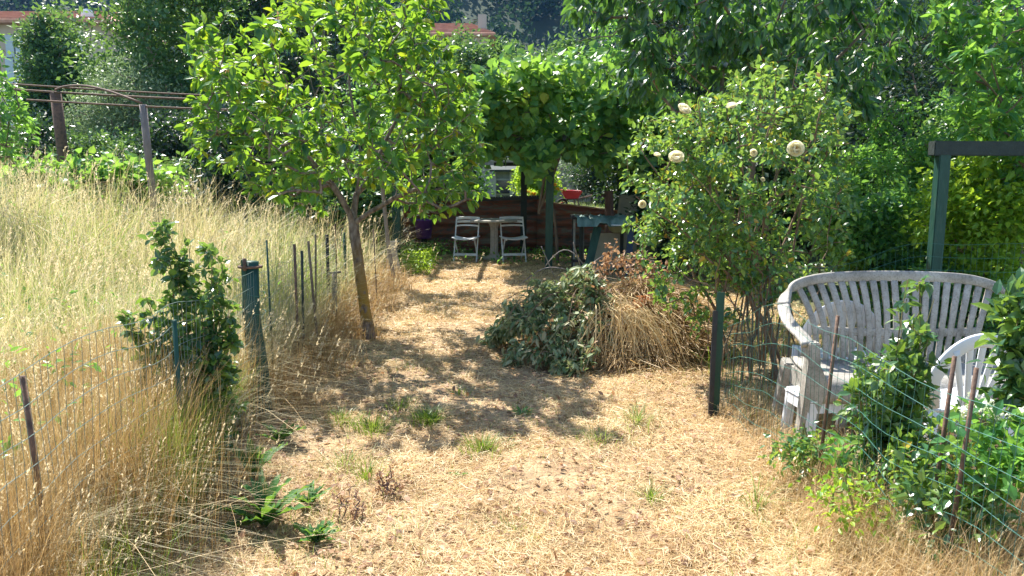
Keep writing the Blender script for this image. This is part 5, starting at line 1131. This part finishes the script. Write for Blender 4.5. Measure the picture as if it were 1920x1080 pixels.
tall('green_fence_grass', 4200, 3.1, 4.6, lambda y: (-1.85 + 0 * y, -1.38 - .22 * (y - 3.1)), lambda x, y: np.full_like(x, .62), 'grass_green', .0045, (.03, .6), None, 0)
tall('bent_straw', 200, 2.2, 5.4, lambda y: (np.maximum(-.75 * y, -2.3), np.full_like(y, -.85)), lambda x, y: np.full_like(x, .8), 'straw', .0030, (.6, 2.4), lambda x, y: edge(x, y, -1.2), .15)
tall('dry_fence_grass', 10000, 4.9, 12, lambda y: (fl(y) - .35, fl(y) + .55), lambda x, y: np.full_like(x, .5) * np.clip(1 - (x - fl(y)) * 1.2, .3, 1), 'rust_dry', .003, (.1, 1.3), lambda x, y: edge(x, y, fl(y) + .45), .03)
tall('dry_hedge_grass', 16000, 2.0, 5.2, lambda y: (1.28 + 0 * y, 1.28 + .30 * y * 0 + 1.5), lambda x, y: np.interp(x, [1.28, 1.45, 1.8, 2.8], [.14, .40, .50, .36]) * np.interp(y, [3.4, 4.0], [1, .42]), 'rust_dry', .003, (.2, 1.4), lambda x, y: np.clip(1.3 - .5 * np.abs(x - 1.6), .2, 1), .02)
tall('pale_hedge_grass', 9000, 2.0, 5.4, lambda y: (1.15 + 0 * y, 2.6 + 0 * y), lambda x, y: np.interp(x, [1.15, 1.4, 1.8, 2.6], [.12, .36, .54, .44]) * np.interp(y, [3.4, 4.0], [1, .42]), 'straw', .0028, (.2, 1.5), None, .04)
tall('green_hedge_grass', 4500, 2.1, 8.5, lambda y: (1.5 + 0 * y, 3.4 + 0 * y), lambda x, y: np.interp(y, [3.2, 3.9, 5, 5.6], [.36, .15, .15, .4]), 'grass_green', .004, (.2, 1.2), blob(.5, 2, 2), 0)
tall('back_dry_grass', 9000, 8.5, 14.6, lambda y: (fl(y) + .2, .9 + 0 * y), lambda x, y: np.interp(x, [-2.4, -1.6, .9], [.32, .10, .07]), 'straw', .003, (.2, 1.3), None, .0)
tall('garden_grass', 14000, 17.2, 34, lambda y: (-3 + 0 * y, 7 + 0 * y), lambda x, y: np.full_like(x, .16), 'grass_mid', .004, (.2, 1.2), None, 0)
# ivy and nettles on the ground under the arbour
n = 5200; x = rng.uniform(-2.4, 2.6, n); y = rng.uniform(13.6, 16.2, n); k = rng.random(n) < np.clip(.12 + .6 * (x < -1.4) + .5 * (y > 15.5), 0, 1); x, y = x[k], y[k]; n = len(x)
z = gh(x, y) + rng.uniform(.02, .30, n) * np.where((x < -.9), 1, .45); ax, nr = hang(rdir(n), .2); L = rng.uniform(.04, .08, n)
tag(leaves('ivy_ground_cover', np.stack([x, y, z], 1), ax, nr, L, L * .8, 'ovate', M['hedge_leaf']), kind='stuff')
n = 2400; x = rng.uniform(-2.2, -1.35, n); y = rng.uniform(12.3, 14.2, n); z = gh(x, y) + rng.random(n) ** 1.5 * .32; ax, nr = hang(rdir(n), .2); L = rng.uniform(.04, .08, n)
tag(leaves('nettle_ground_cover', np.stack([x, y, z], 1), ax, nr, L, L * .5, 'ovate', M['bright_leaf']), kind='stuff')
# low leaves among the tall grass on the left
n = 5200; x, y = scatter(n, 2.4, 13, lambda y: (-.75 * y - .3, fl(y) - .1), 1.2); k = rng.random(n) < blob(.5, 1.3, 1.9)(x, y); x, y = x[k], y[k]; n = len(x); z = gh(x, y) + rng.random(n) * .75; ax, nr = hang(rdir(n), .2); L = rng.uniform(.03, .07, n)
tag(leaves('field_weeds', np.stack([x, y, z], 1), ax, nr, L, L * .45, 'ovate', M['hedge_leaf']), kind='stuff')
